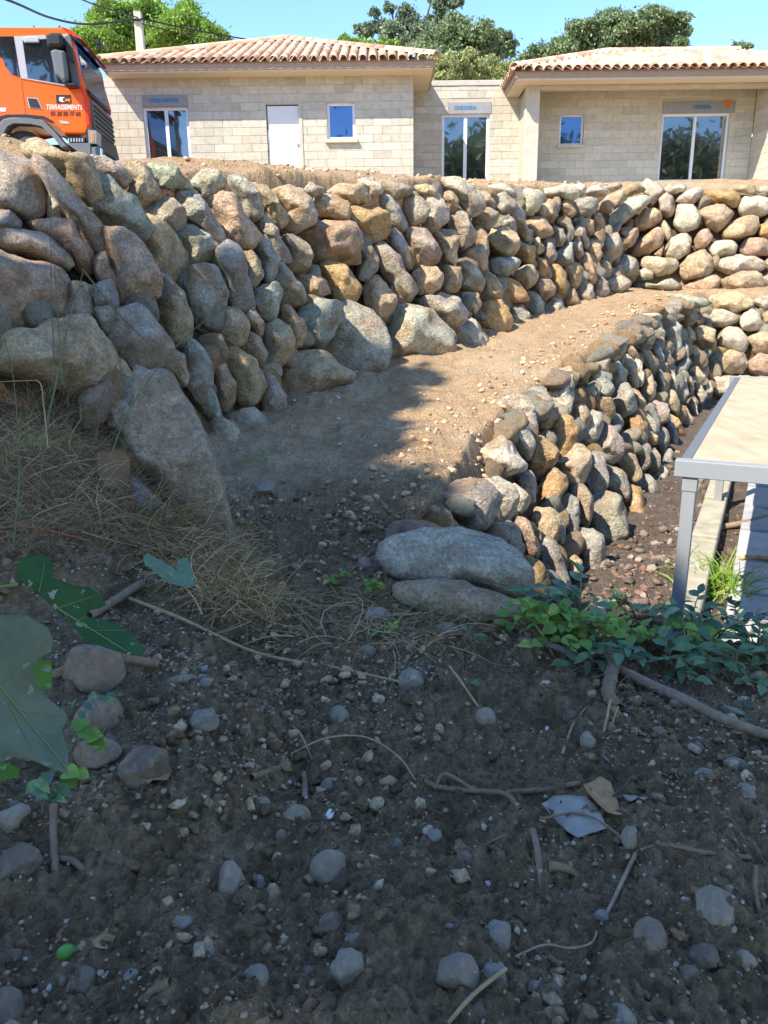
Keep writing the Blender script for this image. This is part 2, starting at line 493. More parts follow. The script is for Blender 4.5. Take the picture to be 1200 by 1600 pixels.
# ------------------------------------------------------------------ boulders
ICO = {}
for s in (2, 3, 4, 5):
    bm = bmesh.new(); bmesh.ops.create_icosphere(bm, subdivisions=s + 0, radius=1.0)
    bm.verts.ensure_lookup_table()
    ICO[s] = (np.array([v.co[:] for v in bm.verts]), np.array([[v.index for v in f.verts] for f in bm.faces])); bm.free()

def rock_np(rad_fn, depth, seed, sub=3, nf=11, rough=.05, pn=2.5, cut=(.84, 1.0)):
    """unit directions -> boulder: outline radius rad_fn(theta) in its own plane, depth along the local z, cut by random flat facets"""
    g = np.random.default_rng(seed)
    D, Fc = ICO[sub]
    rho = np.hypot(D[:, 0], D[:, 1]); th = np.arctan2(D[:, 1], D[:, 0])
    k = 1.0 / (rho ** pn + np.abs(D[:, 2]) ** pn) ** (1 / pn)
    Q = D * k[:, None]
    f = np.ones(len(D))
    for _ in range(nf):
        n = g.normal(size=3); n[2] = abs(n[2]) * 1.15 + .12 if g.random() < .8 else n[2]
        n /= np.linalg.norm(n)
        d = g.uniform(*cut) if n[2] < .45 else g.uniform(cut[0] - .30, cut[1] - .12); s = Q @ n
        lim = np.where(s > .05, d / np.maximum(s, .05), 9)
        f = -np.log(np.exp(-f * 60) + np.exp(-np.minimum(lim, 3) * 60)) / 60
    f = f / np.percentile(f, 92)
    f = np.minimum(f, 1.03)
    Rr = rad_fn(th)
    S = Rr.mean()
    P = np.stack([Q[:, 0] / np.maximum(rho * k, 1e-6) * (rho * k) * Rr, Q[:, 1] * Rr, Q[:, 2] * depth], -1) * f[:, None]
    o = g.uniform(0, 90, 3)
    q = P / S
    nz = fbm(q[:, 0] * 1.7 + o[0], q[:, 1] * 1.7 + o[1], q[:, 2] * 1.7 + o[2], o=5 if sub > 3 else 4, g=.55)
    rid = np.abs(fbm(q[:, 0] * 1.3 + o[1], q[:, 1] * 1.3 + o[2], q[:, 2] * 1.3 + o[0], o=3))
    P = P * (1 + rough * nz - rough * 1.1 * rid)[:, None]
    return P, Fc
def poly_radius(pts):
    pts = np.asarray(pts, float); n = len(pts)
    TH = np.linspace(-math.pi, math.pi, 181)[:-1]; out = np.zeros(180)
    for i, t in enumerate(TH):
        d = np.array((math.cos(t), math.sin(t))); best = 0
        for k in range(n):
            a, b = pts[k], pts[(k + 1) % n]; e = b - a
            den = d[0] * e[1] - d[1] * e[0]
            if abs(den) < 1e-12: continue
            r = (a[0] * e[1] - a[1] * e[0]) / den; s = (a[0] * d[1] - a[1] * d[0]) / den
            if r > 0 and -1e-6 <= s <= 1 + 1e-6: best = max(best, r)
        out[i] = best if best > 0 else np.hypot(*pts.T).min()
    w = np.hanning(9)[1:-1]; w /= w.sum()
    out = np.convolve(np.concatenate([out[-20:], out, out[:20]]), w, 'same')[20:-20]
    return lambda th: np.interp(th, np.append(TH, math.pi), np.append(out, out[0]))

ROCKCOL = dict(t=(.55, .41, .255), g=(.49, .415, .31), b=(.43, .405, .335), o=(.55, .355, .175), p=(.53, .38, .26), w=(.66, .56, .41), n=(.48, .455, .33))
def surf(top, bot):
    """ruled wall face between two plan polylines, extended a little up and down"""
    T, B = top.copy(), bot.copy(); e = T - B
    T2, B2 = T + e * .35, B - e * .35
    V = [tuple(p) for p in B2] + [tuple(p) for p in T2]; n = len(T)
    Fs = [(i, i + 1, n + i + 1, n + i) for i in range(n - 1)]
    return BVHTree.FromPolygons([Vector(v) for v in V], Fs)
SURF = {'M': surf(MT[:9], MB[:9]), 'K': surf(MT[7:], MB[7:]), 'L': surf(LT[:13], LB[:13]), 'Q': surf(LT[11:], LB[11:])}
WALLS = {
    'M': empty('retaining_wall', (0, 9.9, .7), 'long tall boulder retaining wall on the left of the dirt ramp', 'retaining wall', 'boulder retaining walls'),
    'K': empty('retaining_wall', (9, 18, 1.6), 'sunlit boulder retaining wall under the right-hand house with the big sliding window', 'retaining wall', 'boulder retaining walls'),
    'L': empty('retaining_wall', (2, 7, -1), 'lower boulder retaining wall holding up the ramp beside the steel table frame', 'retaining wall', 'boulder retaining walls'),
    'Q': empty('retaining_wall', (9, 16, -.66), 'short lower tier of pale boulders at the far end behind the steel table frame', 'retaining wall', 'boulder retaining walls'),
}
SEED = [100]
def add_stone(wall, col, px, hit=None, normal=None, dscale=1.0, sub=None, rough=.062, grow=1.16):
    px = np.asarray(px, float)
    x, y = px[:, 0], px[:, 1]; xs, ys = np.roll(x, -1), np.roll(y, -1)
    cr = x * ys - xs * y; A = cr.sum() / 2
    c = np.array((((x + xs) * cr).sum(), ((y + ys) * cr).sum())) / (6 * A) if abs(A) > 1 else px.mean(0)
    d = ray(*c)
    if hit is None:
        h = SURF[wall].ray_cast(Vector(CP), Vector(d))
        if h[0] is None:
            h = SURF[wall].find_nearest(Vector(CP + d * 9.0)); 
            hit = CP + d * (Vector(h[0]) - Vector(CP)).length
        else: hit = np.array(h[0])
        normal = np.array(h[1])
    if normal is None: normal = -d
    if normal @ d > 0: normal = -normal
    n = -d * .72 + normal * .28; n /= np.linalg.norm(n)
    ux = np.cross((0, 0, 1), n); ux /= np.linalg.norm(ux); uy = np.cross(n, ux)
    W = np.array([on_plane(a, b, hit, n) for a, b in px]) - hit
    p2 = np.stack([W @ ux, W @ uy], -1) * grow
    size = math.sqrt(abs(A)) / 1200 * np.linalg.norm(hit - CP)
    SEED[0] += 1; g = np.random.default_rng(SEED[0])
    if sub is None: sub = 4 if math.sqrt(abs(A)) > 38 else 3
    V, Fc = rock_np(poly_radius(p2), size * g.uniform(.56, .72) * dscale, SEED[0], sub, nf=int(g.integers(11, 20)), rough=rough, pn=g.uniform(2.6, 3.8))
    B = np.stack([ux, uy, n], 1)
    V = V @ B.T
    o = link('stone', npmesh('stone', V, Fc, True), M['rock'], None)
    w = WALLS[wall]; o.parent = w; o.location = Vector(hit) - w.location
    k = np.array(ROCKCOL[col]) * g.uniform(.88, 1.12) * (1 + g.uniform(-.045, .045, 3))
    o.color = (*k, 1)
    return o

STONES = r'''
M 0 210 4
t 140,90 210,5 275,0 345,60 430,110 500,95 560,150 615,290 615,400 540,445 450,340 340,250 270,170
g 0,125 120,130 200,150 260,260 290,370 280,470 190,520 110,500 -60,430 -80,200
g 190,150 300,190 400,310 520,440 640,590 680,690 650,750 590,760 500,620 400,500 300,330
g 300,350 370,370 395,450 370,520 300,510
b -60,470 60,475 150,555 100,595 -50,630
p 170,535 330,520 450,570 560,690 590,790 600,890 500,850 400,720 300,640 230,580
g -60,625 130,600 250,610 340,690 430,790 400,860 300,790 150,740 -60,730
p -90,735 130,740 280,790 390,870 435,980 400,1090 290,1180 120,1230 -90,1275
p 590,770 660,700 690,780 720,900 735,940 700,950 620,920 600,850
b 620,265 700,275 760,350 850,440 930,590 860,650 760,630 640,570 560,470 610,400
g 575,145 650,140 760,185 830,270 780,330 700,290 620,260
t 770,185 880,185 940,220 1000,320 990,380 920,450 860,470 800,390 840,280
n 920,185 1060,180 1190,300 1170,335 1010,325 950,240
g 890,470 1000,390 1070,385 1120,430 1165,530 1150,590 1100,630 1020,590
p 660,590 770,620 860,690 930,800 990,920 995,1030 900,1080 740,1085 715,900
t 860,650 930,500 1000,540 1100,640 1190,730 1200,850 1070,900 990,890 930,770
M 0 420 4
g 430,90 520,100 570,190 600,270 500,320 430,320 350,300 430,180
b 560,110 700,70 735,160 735,260 700,245 590,235
n 590,240 690,235 740,300 730,380 690,425 640,370
t -60,430 150,390 400,330 510,315 620,410 720,520 760,640 740,780 760,880 640,860 500,800 400,740 230,680 -60,620
t 720,560 780,580 880,740 860,760 750,760 740,680
g 740,265 860,245 930,290 1000,390 1060,490 1060,570 960,650 860,660 800,590 730,520 690,440 740,340
t 990,55 1060,60 1130,120 1190,260 1200,400 1130,470 1070,440 1000,340 940,240
p 1050,500 1150,530 1180,650 1160,730 1100,700 1010,650
M 0 630 3
p 645,-120 765,-120 870,-15 960,180 1035,390 1074,570 1065,675 960,660 870,570 765,435 675,285 624,150 660,30
t 500,0 590,0 650,80 680,200 620,240 560,180 510,90
t 1000,110 1040,75 1120,130 1190,250 1180,350 1080,390 1040,320
b 610,340 690,400 780,490 820,580 700,600 630,520
M 280 250 4
n 70,130 160,60 230,70 285,160 260,190 150,235 110,190
b 0,180 90,185 170,270 240,370 285,460 270,515 220,515 130,410 40,360 0,300
g 0,470 60,400 110,400 190,480 230,570 180,640 90,680 40,600
p 180,260 270,220 330,210 390,310 470,400 510,470 440,540 380,530 290,490 240,390
n 310,120 390,110 440,150 490,220 520,300 510,350 470,375 420,330 370,220
t 450,160 540,150 600,220 680,320 670,380 620,420 570,350 510,240
t 590,190 680,160 770,180 820,250 850,330 830,390 720,450 650,460 620,420 690,320
g 780,190 820,140 910,175 910,205 850,230 800,210
t 870,215 960,220 1040,260 1075,320 1070,400 960,355 880,340 850,280
t 920,200 1000,155 1140,155 1200,230 1190,270 1050,295 980,230
t 720,460 860,390 960,370 1080,400 1140,490 1130,630 1040,640 830,630 800,540
g 490,350 540,345 610,430 690,580 670,630 620,620 560,510 500,430
b 470,540 530,460 580,520 620,610 620,700 570,765 530,740 520,640
g 650,480 720,470 800,530 825,590 820,670 720,690 680,640 690,570
g 380,560 460,565 510,630 520,710 470,800 440,770 410,640
b 200,610 290,530 350,560 410,660 450,780 478,900 470,930 410,960 310,900 290,760 230,680
b 30,700 130,670 200,680 270,760 300,850 290,950 210,1050 120,1040 60,900 0,780
n 620,650 660,635 720,720 790,840 790,880 720,910 640,890 610,770
p 730,710 850,695 920,740 960,820 880,850 790,855 750,790
o 890,660 960,630 1060,670 1140,800 1120,860 1050,890 970,870 930,770
n 470,800 600,770 645,830 640,900 620,960 580,1000 520,970 480,890
M 280 450 4
t 225,210 300,120 370,130 420,200 430,300 380,370 290,370 230,320
p 420,160 480,135 530,210 540,290 500,310 440,250
p 390,370 440,270 510,310 545,400 520,500 470,440
t 550,250 620,190 680,240 715,320 710,400 640,480 560,515 540,420
t 640,110 700,120 780,200 800,260 770,350 720,375 690,270 640,190
b 740,150 850,80 960,75 1010,120 990,210 930,340 890,370 780,330 760,240
g 932,280 1000,112 1060,96 1120,116 1200,160 1264,260 1290,380 1265,520 1120,552 1040,520 960,440
p 650,490 740,390 850,380 940,430 1040,520 1075,590 1000,600 950,600 850,670 760,690 680,660
t 260,400 370,385 440,430 510,520 540,600 520,670 440,740 370,690 350,580 300,470
g 530,530 600,550 650,640 680,730 640,800 590,820 540,780 510,690
g 290,790 380,765 480,755 540,810 565,900 520,980 400,990 340,900
t 130,380 200,380 270,440 330,560 350,650 320,740 280,780 240,690 220,560
b 50,360 100,350 160,420 215,530 215,640 270,790 230,830 150,780 90,680 40,610 60,480
M 560 260 5
o -80,330 20,315 150,325 220,380 240,470 220,540 120,585 40,550 -40,480 -90,400
b -30,560 90,590 150,720 150,800 70,880 0,885 -10,820 30,720
w 0,100 80,95 170,130 190,200 110,240 60,180 20,140
g 160,110 240,120 330,130 400,150 440,220 350,240 280,255 190,200
b 190,230 260,230 320,320 380,440 370,490 270,480 210,360 170,300
g 340,250 420,235 500,260 550,360 520,420 410,455 370,370
w 500,230 600,230 670,260 700,350 690,420 600,500 540,490 500,440 560,360
t 430,150 520,135 590,160 640,200 630,240 560,240 480,220
t 650,210 740,190 780,260 770,330 710,360 690,290 650,250
w 650,130 700,97 800,105 900,150 960,220 980,300 940,370 860,385 830,310 770,240 700,180
w 1020,150 1150,135 1220,190 1230,240 1180,250 1060,200
g 1060,230 1150,200 1220,270 1230,320 1170,365 1110,375 1060,310
p 920,210 1000,190 1080,290 1060,330 1000,310
b 230,500 290,490 350,560 400,650 430,760 430,840 340,740 260,620
g 360,510 440,475 530,480 600,560 645,660 610,740 540,770 440,765 430,680 390,600
t 590,510 680,495 760,505 795,620 780,720 730,780 660,740 650,640
g 700,400 760,350 830,370 880,450 915,530 900,600 810,640 770,540 710,480
b 890,390 970,330 1030,325 1090,380 1080,440 1010,490 910,450
t 910,480 950,465 1000,540 1030,680 1000,700 940,640
t 800,700 900,640 940,610 1010,660 1035,750 1010,820 960,820 900,760
g 120,630 210,610 320,720 430,850 470,960 440,1010 400,1060 290,1010 220,900 170,800
M 560 400 5
t 430,140 500,85 620,85 660,160 640,260 540,295 480,290 460,200
t 670,80 790,90 815,170 790,290 730,300 670,260
g 760,60 860,40 930,100 975,180 960,260 880,260 810,230 810,110
g 430,350 480,310 660,295 790,330 860,420 865,490 790,530 670,560 600,500 520,420
t 30,270 80,190 160,160 220,220 290,350 270,420 200,490 150,500 90,420 50,350
n 215,600 280,430 300,360 370,360 560,420 650,540 740,660 755,740 650,790 450,805 290,825 210,780
g 700,570 830,530 880,490 950,550 1015,650 960,710 880,750 770,690
o 900,490 990,380 1090,360 1150,410 1190,500 1170,580 1050,620 980,580
t 800,300 850,285 930,290 960,370 930,440 890,465 850,400
t 970,140 1040,130 1100,200 1120,290 1090,350 1000,370 960,320
o 170,490 215,530 220,590 200,610 170,560
M 780 360 5
o -20,370 110,375 170,430 215,520 190,550 30,550 -20,480
t 0,560 50,600 85,700 85,780 20,820 -50,760 -40,620
g 30,570 100,560 180,590 235,680 210,730 110,740 80,650
t 110,330 190,280 260,280 305,340 290,410 220,460 160,400
b 190,560 230,470 290,480 350,570 360,660 330,690 260,640
p 270,440 320,375 390,380 435,450 420,510 360,550 310,500
b 365,580 430,525 490,550 520,620 500,670 400,690 360,660
o 390,280 450,270 520,330 540,420 520,490 450,500 420,400
t 500,300 560,250 620,240 660,300 655,400 610,450 560,430 540,350
t 490,510 560,450 620,480 640,560 610,610 540,615 500,560
g 600,470 660,395 720,430 740,510 710,590 650,570
t 640,210 700,190 740,270 780,370 760,410 700,420 660,350
g 740,430 800,370 860,390 860,480 820,520 750,520
g 840,390 960,355 1020,400 1010,460 920,490 860,480
t 760,270 810,235 870,260 890,310 870,360 820,380 780,330
o 145,80 210,120 280,120 290,210 260,270 200,260 140,190
t 250,70 310,60 350,130 340,170 290,195 270,120
g 340,60 390,60 440,130 455,190 430,260 390,230 350,170
b 440,250 460,160 560,100 580,240 500,270
g 560,100 640,85 665,180 620,220 580,190
o 300,210 360,220 390,280 380,340 330,365 290,320
M 780 260 5
t -80,570 -30,480 60,475 130,530 145,640 120,690 30,705 -20,660
b -20,400 40,380 110,400 135,480 110,530 60,490 0,470
b -70,740 0,710 110,705 165,740 160,800 90,850 0,850 -60,820
w 170,270 200,180 310,180 350,240 310,330 240,380 190,370 150,300
g 320,180 350,210 355,250 320,270 300,210
w 340,180 430,170 510,140 580,150 635,190 620,240 550,260 480,240 350,240
w 570,145 640,135 685,165 670,220 630,230
w 670,200 730,155 800,145 860,185 830,220 740,245
w 830,150 920,125 960,130 950,175 880,195
t 980,170 1060,125 1110,150 1140,190 1080,210 990,235
t 280,370 330,310 390,260 450,290 460,380 430,440 390,440 330,410
t 480,290 520,255 570,300 600,360 560,400 500,370
b 580,310 600,250 680,240 750,250 780,320 720,370 620,395
t 780,300 850,230 970,175 985,230 950,280 850,350 790,360
n 840,420 1000,260 1140,235 1180,280 1080,360 960,450 860,525 830,480
p 920,500 1000,470 1070,490 1090,540 1050,610 990,635 970,560
g 780,620 840,540 930,525 980,590 960,680 890,750 830,720
g 430,440 510,385 560,410 585,490 570,560 530,580 510,500
g 410,500 440,465 500,490 520,570 490,630 440,620
g 570,490 620,465 680,500 705,600 680,650 640,590 580,560
t 570,410 640,400 720,420 740,500 710,550 660,490 600,450
t 700,380 800,375 830,460 820,560 780,610 730,540 740,430
t 680,650 720,575 780,620 795,710 760,770 720,700
t 210,410 280,390 370,400 415,480 400,530 320,565 250,520
g 70,370 140,310 190,380 240,490 250,560 200,580 150,520 110,440
b 890,770 990,700 1060,730 1100,780 1070,840 980,860 900,820
K 960 260 5
w 210,160 260,97 330,130 380,180 360,240 290,300 270,240 220,190
t 130,430 230,340 310,325 365,370 350,440 240,500 180,490
g 350,260 400,215 450,240 475,320 450,390 390,405 360,350
t 350,450 400,425 440,490 440,580 400,580 370,510
t 110,670 200,560 330,480 375,530 350,620 270,680 150,700
w 380,190 450,130 560,140 560,180 480,210 400,210
w 480,265 540,200 620,160 690,180 690,230 620,290 540,295
o 700,190 850,180 940,190 985,250 940,320 840,300 760,290 720,240
t 930,170 1000,145 1090,150 1110,210 1050,215 960,190
g 1110,180 1180,150 1250,160 1250,230 1160,230
w 970,310 1020,230 1120,230 1220,250 1250,330 1150,385 1010,380
w 460,430 500,310 560,300 620,320 680,410 640,480 540,515 480,480
t 650,350 710,305 840,305 930,360 880,440 800,505 720,460
t 840,540 910,440 1000,400 1110,395 1130,470 1080,530 980,570 860,570
o 1130,540 1140,450 1220,425 1290,480 1280,560 1180,580
p 625,580 660,520 730,480 775,550 720,620 650,655 630,640
w 385,680 440,560 550,520 600,570 580,670 500,720 400,710
w 740,630 800,580 920,580 965,620 950,680 860,700 790,710
p 980,640 1040,560 1140,570 1230,590 1240,690 1100,700 1000,690
w 210,740 260,705 400,715 500,730 515,790 440,840 330,850 240,790
n 190,820 240,785 300,830 290,880 210,885
t 530,770 590,700 700,660 750,710 780,790 720,850 560,880 530,830
w 790,770 850,720 960,695 1080,710 1160,760 1140,810 1000,830 890,840 830,800
t 1165,740 1250,690 1280,780 1200,810
t 390,600 340,660 300,690 370,700
K 960 430 5
n 120,30 190,50 330,70 420,25 500,80 520,110 480,120 200,110 140,80
p 545,80 680,20 790,0 830,30 800,110 690,130 600,110
p 840,50 930,0 1000,-25 1100,-30 1140,0 1165,80 1120,125 1000,140 850,110
p 1150,10 1230,-20 1280,60 1240,110 1170,90
Q 960 430 5
n 450,160 520,150 720,180 740,230 680,250 560,245 490,220
t 725,170 830,130 960,135 1060,190 1060,240 950,285 820,270 750,230
w 1080,210 1140,170 1220,160 1240,230 1170,265
g 500,270 570,250 640,280 650,330 600,380 540,395 510,330
w 660,330 740,270 840,270 960,320 970,360 850,405 740,410 680,380
w 980,330 1080,250 1140,280 1165,400 1090,430 990,430
t 1160,300 1230,260 1290,320 1260,380 1180,370
t 630,430 690,395 780,430 810,520 780,590 700,590 640,510
w 805,450 880,405 970,410 1050,520 1000,600 870,580 820,540
t 1055,490 1150,450 1260,440 1280,580 1180,610 1090,600
t 530,430 580,400 620,440 635,500 590,530 540,490
p 730,650 790,600 900,590 1000,620 1040,690 1000,760 880,770 770,720
p 1045,690 1120,620 1230,610 1280,740 1150,780 1050,750
w 750,820 870,775 960,800 950,880 870,940 780,920
t 590,560 640,550 710,620 725,690 690,735 620,700 600,630
t 610,720 670,720 705,780 680,850 620,860 600,790
t 690,800 730,810 720,850 690,850
g 690,870 740,820 770,890 760,960 700,960
w 970,790 1080,800 1120,900 1060,960 960,930
t 1130,800 1240,800 1280,900 1180,960 1120,920
L 820 460 4
n 615,240 670,215 740,240 720,305 650,280
w 670,180 740,160 790,210 810,270 790,345 740,340 730,250
w 700,120 840,120 860,155 750,160
w 780,170 855,165 880,240 860,320 820,270
b 855,140 920,140 970,190 980,330 940,410 910,330 870,240
b 930,460 980,400 990,280 1030,320 1040,420 1000,500 960,520
w 520,270 600,260 650,290 570,310
g 530,380 560,330 650,300 640,350 550,440
g 650,350 660,300 690,340 720,400 680,400
g 710,345 790,350 835,440 780,470 730,410
b 800,340 820,290 850,340 870,410 830,425
b 850,370 900,350 935,420 910,470 870,430
w 385,430 500,390 525,400 525,500 460,470
g 530,480 590,415 640,490 640,540 560,565
p 600,410 650,375 700,440 730,560 690,580 640,520
w 690,405 740,420 740,570 710,560
t 740,480 790,480 830,560 820,620 770,690 740,620
n 410,490 490,490 560,580 530,640 450,620 420,560
t 355,600 420,580 440,620 420,660 360,640
w 110,620 200,550 300,510 305,620 280,750 220,740 180,660
g 300,530 350,470 410,480 400,540 340,560
w 170,480 270,450 360,460 330,520 250,520
b 560,690 570,590 640,555 690,680 690,720 610,775
t 660,590 710,590 755,660 750,720 700,750 690,670
t 405,680 450,645 530,655 570,740 520,790 450,740
p 290,700 330,645 390,680 410,780 350,875 300,800
t 840,430 880,425 910,520 890,570 860,500
g 830,480 850,480 880,580 870,650 840,600
g 910,480 940,470 960,560 940,620 910,580
b 960,530 1010,515 1020,620 990,690 940,650
t 1000,520 1040,515 1060,590 1030,650
g 1065,580 1110,565 1140,640 1100,705
t 1030,470 1080,450 1125,510 1110,560 1065,575
t 840,640 890,600 930,600 970,700 960,760 900,720
t 970,700 1010,700 1050,790 1020,850 980,790
g 1040,620 1070,640 1090,790 1100,890 1060,860 1040,740
g 740,720 820,650 880,690 890,780 840,810
o 890,730 960,780 1010,880 980,900 920,860
g 700,740 740,720 830,810 840,850 790,880 750,810
o 630,780 720,760 760,830 750,900 690,880
L 740 560 5
w 240,310 380,300 430,320 470,400 500,600 470,640 430,520 340,470 290,380
w 140,560 220,470 320,480 410,540 460,640 440,800 380,730 300,640 200,600
w 30,720 150,640 240,620 320,680 400,800 410,870 300,900 150,890 90,800
t 480,390 560,370 650,390 650,470 600,550 530,540 490,460
o 610,540 660,450 750,460 810,580 790,690 720,770 640,780 620,680
o 470,640 560,610 640,700 650,800 600,890 540,960 460,900 430,800
g 820,590 920,400 1000,440 1020,510 990,580 950,650 870,680
g 900,680 1000,560 1030,500 1110,550 1170,700 1150,790 1080,820 980,760
L 660 680 4
p 840,170 960,60 1010,70 1050,130 1030,240 980,320 920,350 910,250 850,210
o 730,330 840,190 910,240 910,310 870,410 810,460 740,430
g 1020,290 1060,110 1130,140 1160,230 1140,340 1060,385
p 920,350 1000,305 1060,400 1070,500 1040,590 990,560 980,450
b 840,460 900,375 970,400 995,480 970,590 930,650 890,590 900,520
t 700,540 720,450 790,460 860,530 840,640 770,680
g 810,470 860,500 900,600 880,670 840,680 840,560
w 390,290 490,250 560,290 600,380 600,470 560,530 480,500 470,400
w 550,350 570,300 640,350 690,400 680,440 620,480 580,440
g 600,280 680,220 710,270 710,400 690,420 640,350
g 110,380 200,310 300,255 400,300 470,390 460,480 400,570 280,600 230,520 150,440
t 40,450 90,430 170,480 250,580 240,605 150,600 120,530
g 420,580 500,545 580,560 640,690 620,760 560,720 500,640
p 570,510 640,520 700,600 740,690 740,780 700,770 640,690 600,600
t 660,560 700,540 740,620 740,680
t 630,780 680,760 740,820 780,900 760,960 700,960 660,900
b 740,640 800,635 850,720 920,900 880,970 800,900 750,790
o 820,680 880,690 910,790 880,800
t 900,790 950,750 1000,800 990,880 940,900
b 880,690 970,590 1060,590 1120,640 1145,790 1080,880 1010,880 1000,750
L 860 640 5
o 740,150 830,200 840,260 800,280 740,230
b 650,300 760,250 790,330 770,440 720,480 690,380
t 530,420 590,350 660,360 710,460 700,530 650,590 610,520
g 450,470 520,450 600,520 620,620 590,720 540,660 470,620 430,570
p 780,330 820,300 860,370 850,440 800,495 760,470
b 840,190 890,140 930,190 920,280 870,390 850,300
b 900,110 950,90 1000,210 990,290 950,300 930,200
b 870,400 930,300 960,330 960,440 930,490
o 950,480 960,340 1000,320 1030,480 980,575 940,520
g 800,520 880,430 920,480 935,580 890,650 840,640
b 670,590 750,480 790,530 850,650 850,740 800,820 760,770 750,660
o 600,720 620,590 700,620 745,720 760,880 720,960 640,980 600,870
n 350,680 460,635 540,680 600,780 610,870 570,1000 500,1060 410,1040 340,900
p 990,270 1060,250 1110,290 1110,370 1010,380
g 1060,220 1100,170 1140,230 1145,360 1110,350
L 560 780 3
g 110,240 180,180 340,160 560,150 690,200 760,270 790,340 760,430 690,450 540,400 400,380 200,370 140,310
p 170,390 340,370 500,390 650,440 780,530 820,570 700,620 500,600 300,570 200,480
t 700,470 790,370 820,450 820,540 760,530
o 770,270 840,300 890,380 905,480 870,530 820,480 790,380
'''
cur = None; n_st = 0
for ln in STONES.strip().splitlines():
    q = ln.split()
    if q[0] in 'MKLQ':
        cur = (q[0], float(q[1]), float(q[2]), float(q[3])); cur_head = ln; in_head = []; continue
    pts = [tuple(map(float, s.split(','))) for s in q[1:]]
    px = [(cur[1] + a / cur[3], cur[2] + b / cur[3]) for a, b in pts]
    hero = n_st == 24
    kw = {}
    foot = {24: (325, 838, .25), 25: (200, 735, .1), 27: (250, 815, .05)}.get(n_st)
    if 'L 560 780 3' in cur_head:
        foot = {0: (690, 922, .22), 1: (660, 968, .12)}.get(len(in_head))
    if foot:
        gpt = on_ground(foot[0], foot[1]); pc = np.mean(px, 0); dc = ray(*pc)
        kw = dict(hit=CP + dc * ((gpt[1] + foot[2]) / dc[1]), normal=-dc)
    in_head.append(1)
    cx = sum(p[0] for p in px) / len(px); cy = sum(p[1] for p in px) / len(px)
    add_stone(cur[0], q[0], px, sub=5 if hero else None, **kw)
    n_st += 1

# smaller stones wedged into the gaps behind the big ones, and cap stones along the ramp edge
WEDGE = []
for i in range(12):
    gq = np.random.default_rng(2000 + i)
    V, Fc = rock_np(lambda th: 1 + .14 * np.cos(2 * th + i), gq.uniform(.65, .95), 2000 + i, 3, nf=14, rough=.06, pn=3.0)
    V /= np.abs(V).max(); me = npmesh('stone', V, Fc, True); me.materials.append(M['rock']); WEDGE.append(me)
def wedge(wall, T, B, n, s0, s1, h0, h1, back, seed):
    gq = np.random.default_rng(seed); w = WALLS[wall]
    L = np.append(0, np.cumsum(np.linalg.norm(np.diff(T[:, :2], axis=0), axis=1)))
    for k in range(n):
        q = gq.uniform(0, L[-1]) if n < 60 else L[-1] * (k + gq.uniform(0, 1)) / n
        i = min(np.searchsorted(L, q) - 1, len(T) - 2); i = max(i, 0); t = (q - L[i]) / (L[i + 1] - L[i]); h = gq.uniform(h0, h1)
        p = (T[i] * (1 - t) + T[i + 1] * t) * h + (B[i] * (1 - t) + B[i + 1] * t) * (1 - h)
        d = T[i + 1] - T[i]; nb = np.array((-d[1], d[0], 0)); nb /= np.linalg.norm(nb)
        p = p + nb * back
        s = gq.uniform(s0, s1)
        o = link('stone', WEDGE[int(gq.integers(0, 12))], None); o.parent = w; o.location = Vector(p) - w.location
        o.scale = (s * gq.uniform(.9, 1.35), s, s * gq.uniform(.7, 1)); o.rotation_euler = tuple(gq.uniform(0, 6.3, 3)) if h1 < .95 else (gq.normal(0, .4), gq.normal(0, .4), gq.uniform(0, 6.3))
        o.color = (*(np.array(ROCKCOL['tgbpwno'[int(gq.integers(0, 7))]]) * gq.uniform(.8, 1.05)), 1)
wedge('L', LT[1:12], LB[1:12], 44, .12, .24, .93, 1.01, .0, 31)
wedge('L', LT[1:12], LB[1:12], 100, .13, .20, .08, .9, .10, 32)
wedge('M', MT[1:9], MB[1:9], 110, .15, .24, .05, .92, .16, 33)
wedge('K', MT[7:10], MB[7:10], 36, .16, .24, .05, .9, .16, 34)
wedge('Q', LT[11:14], LB[11:14], 30, .16, .24, .05, .9, .14, 35)
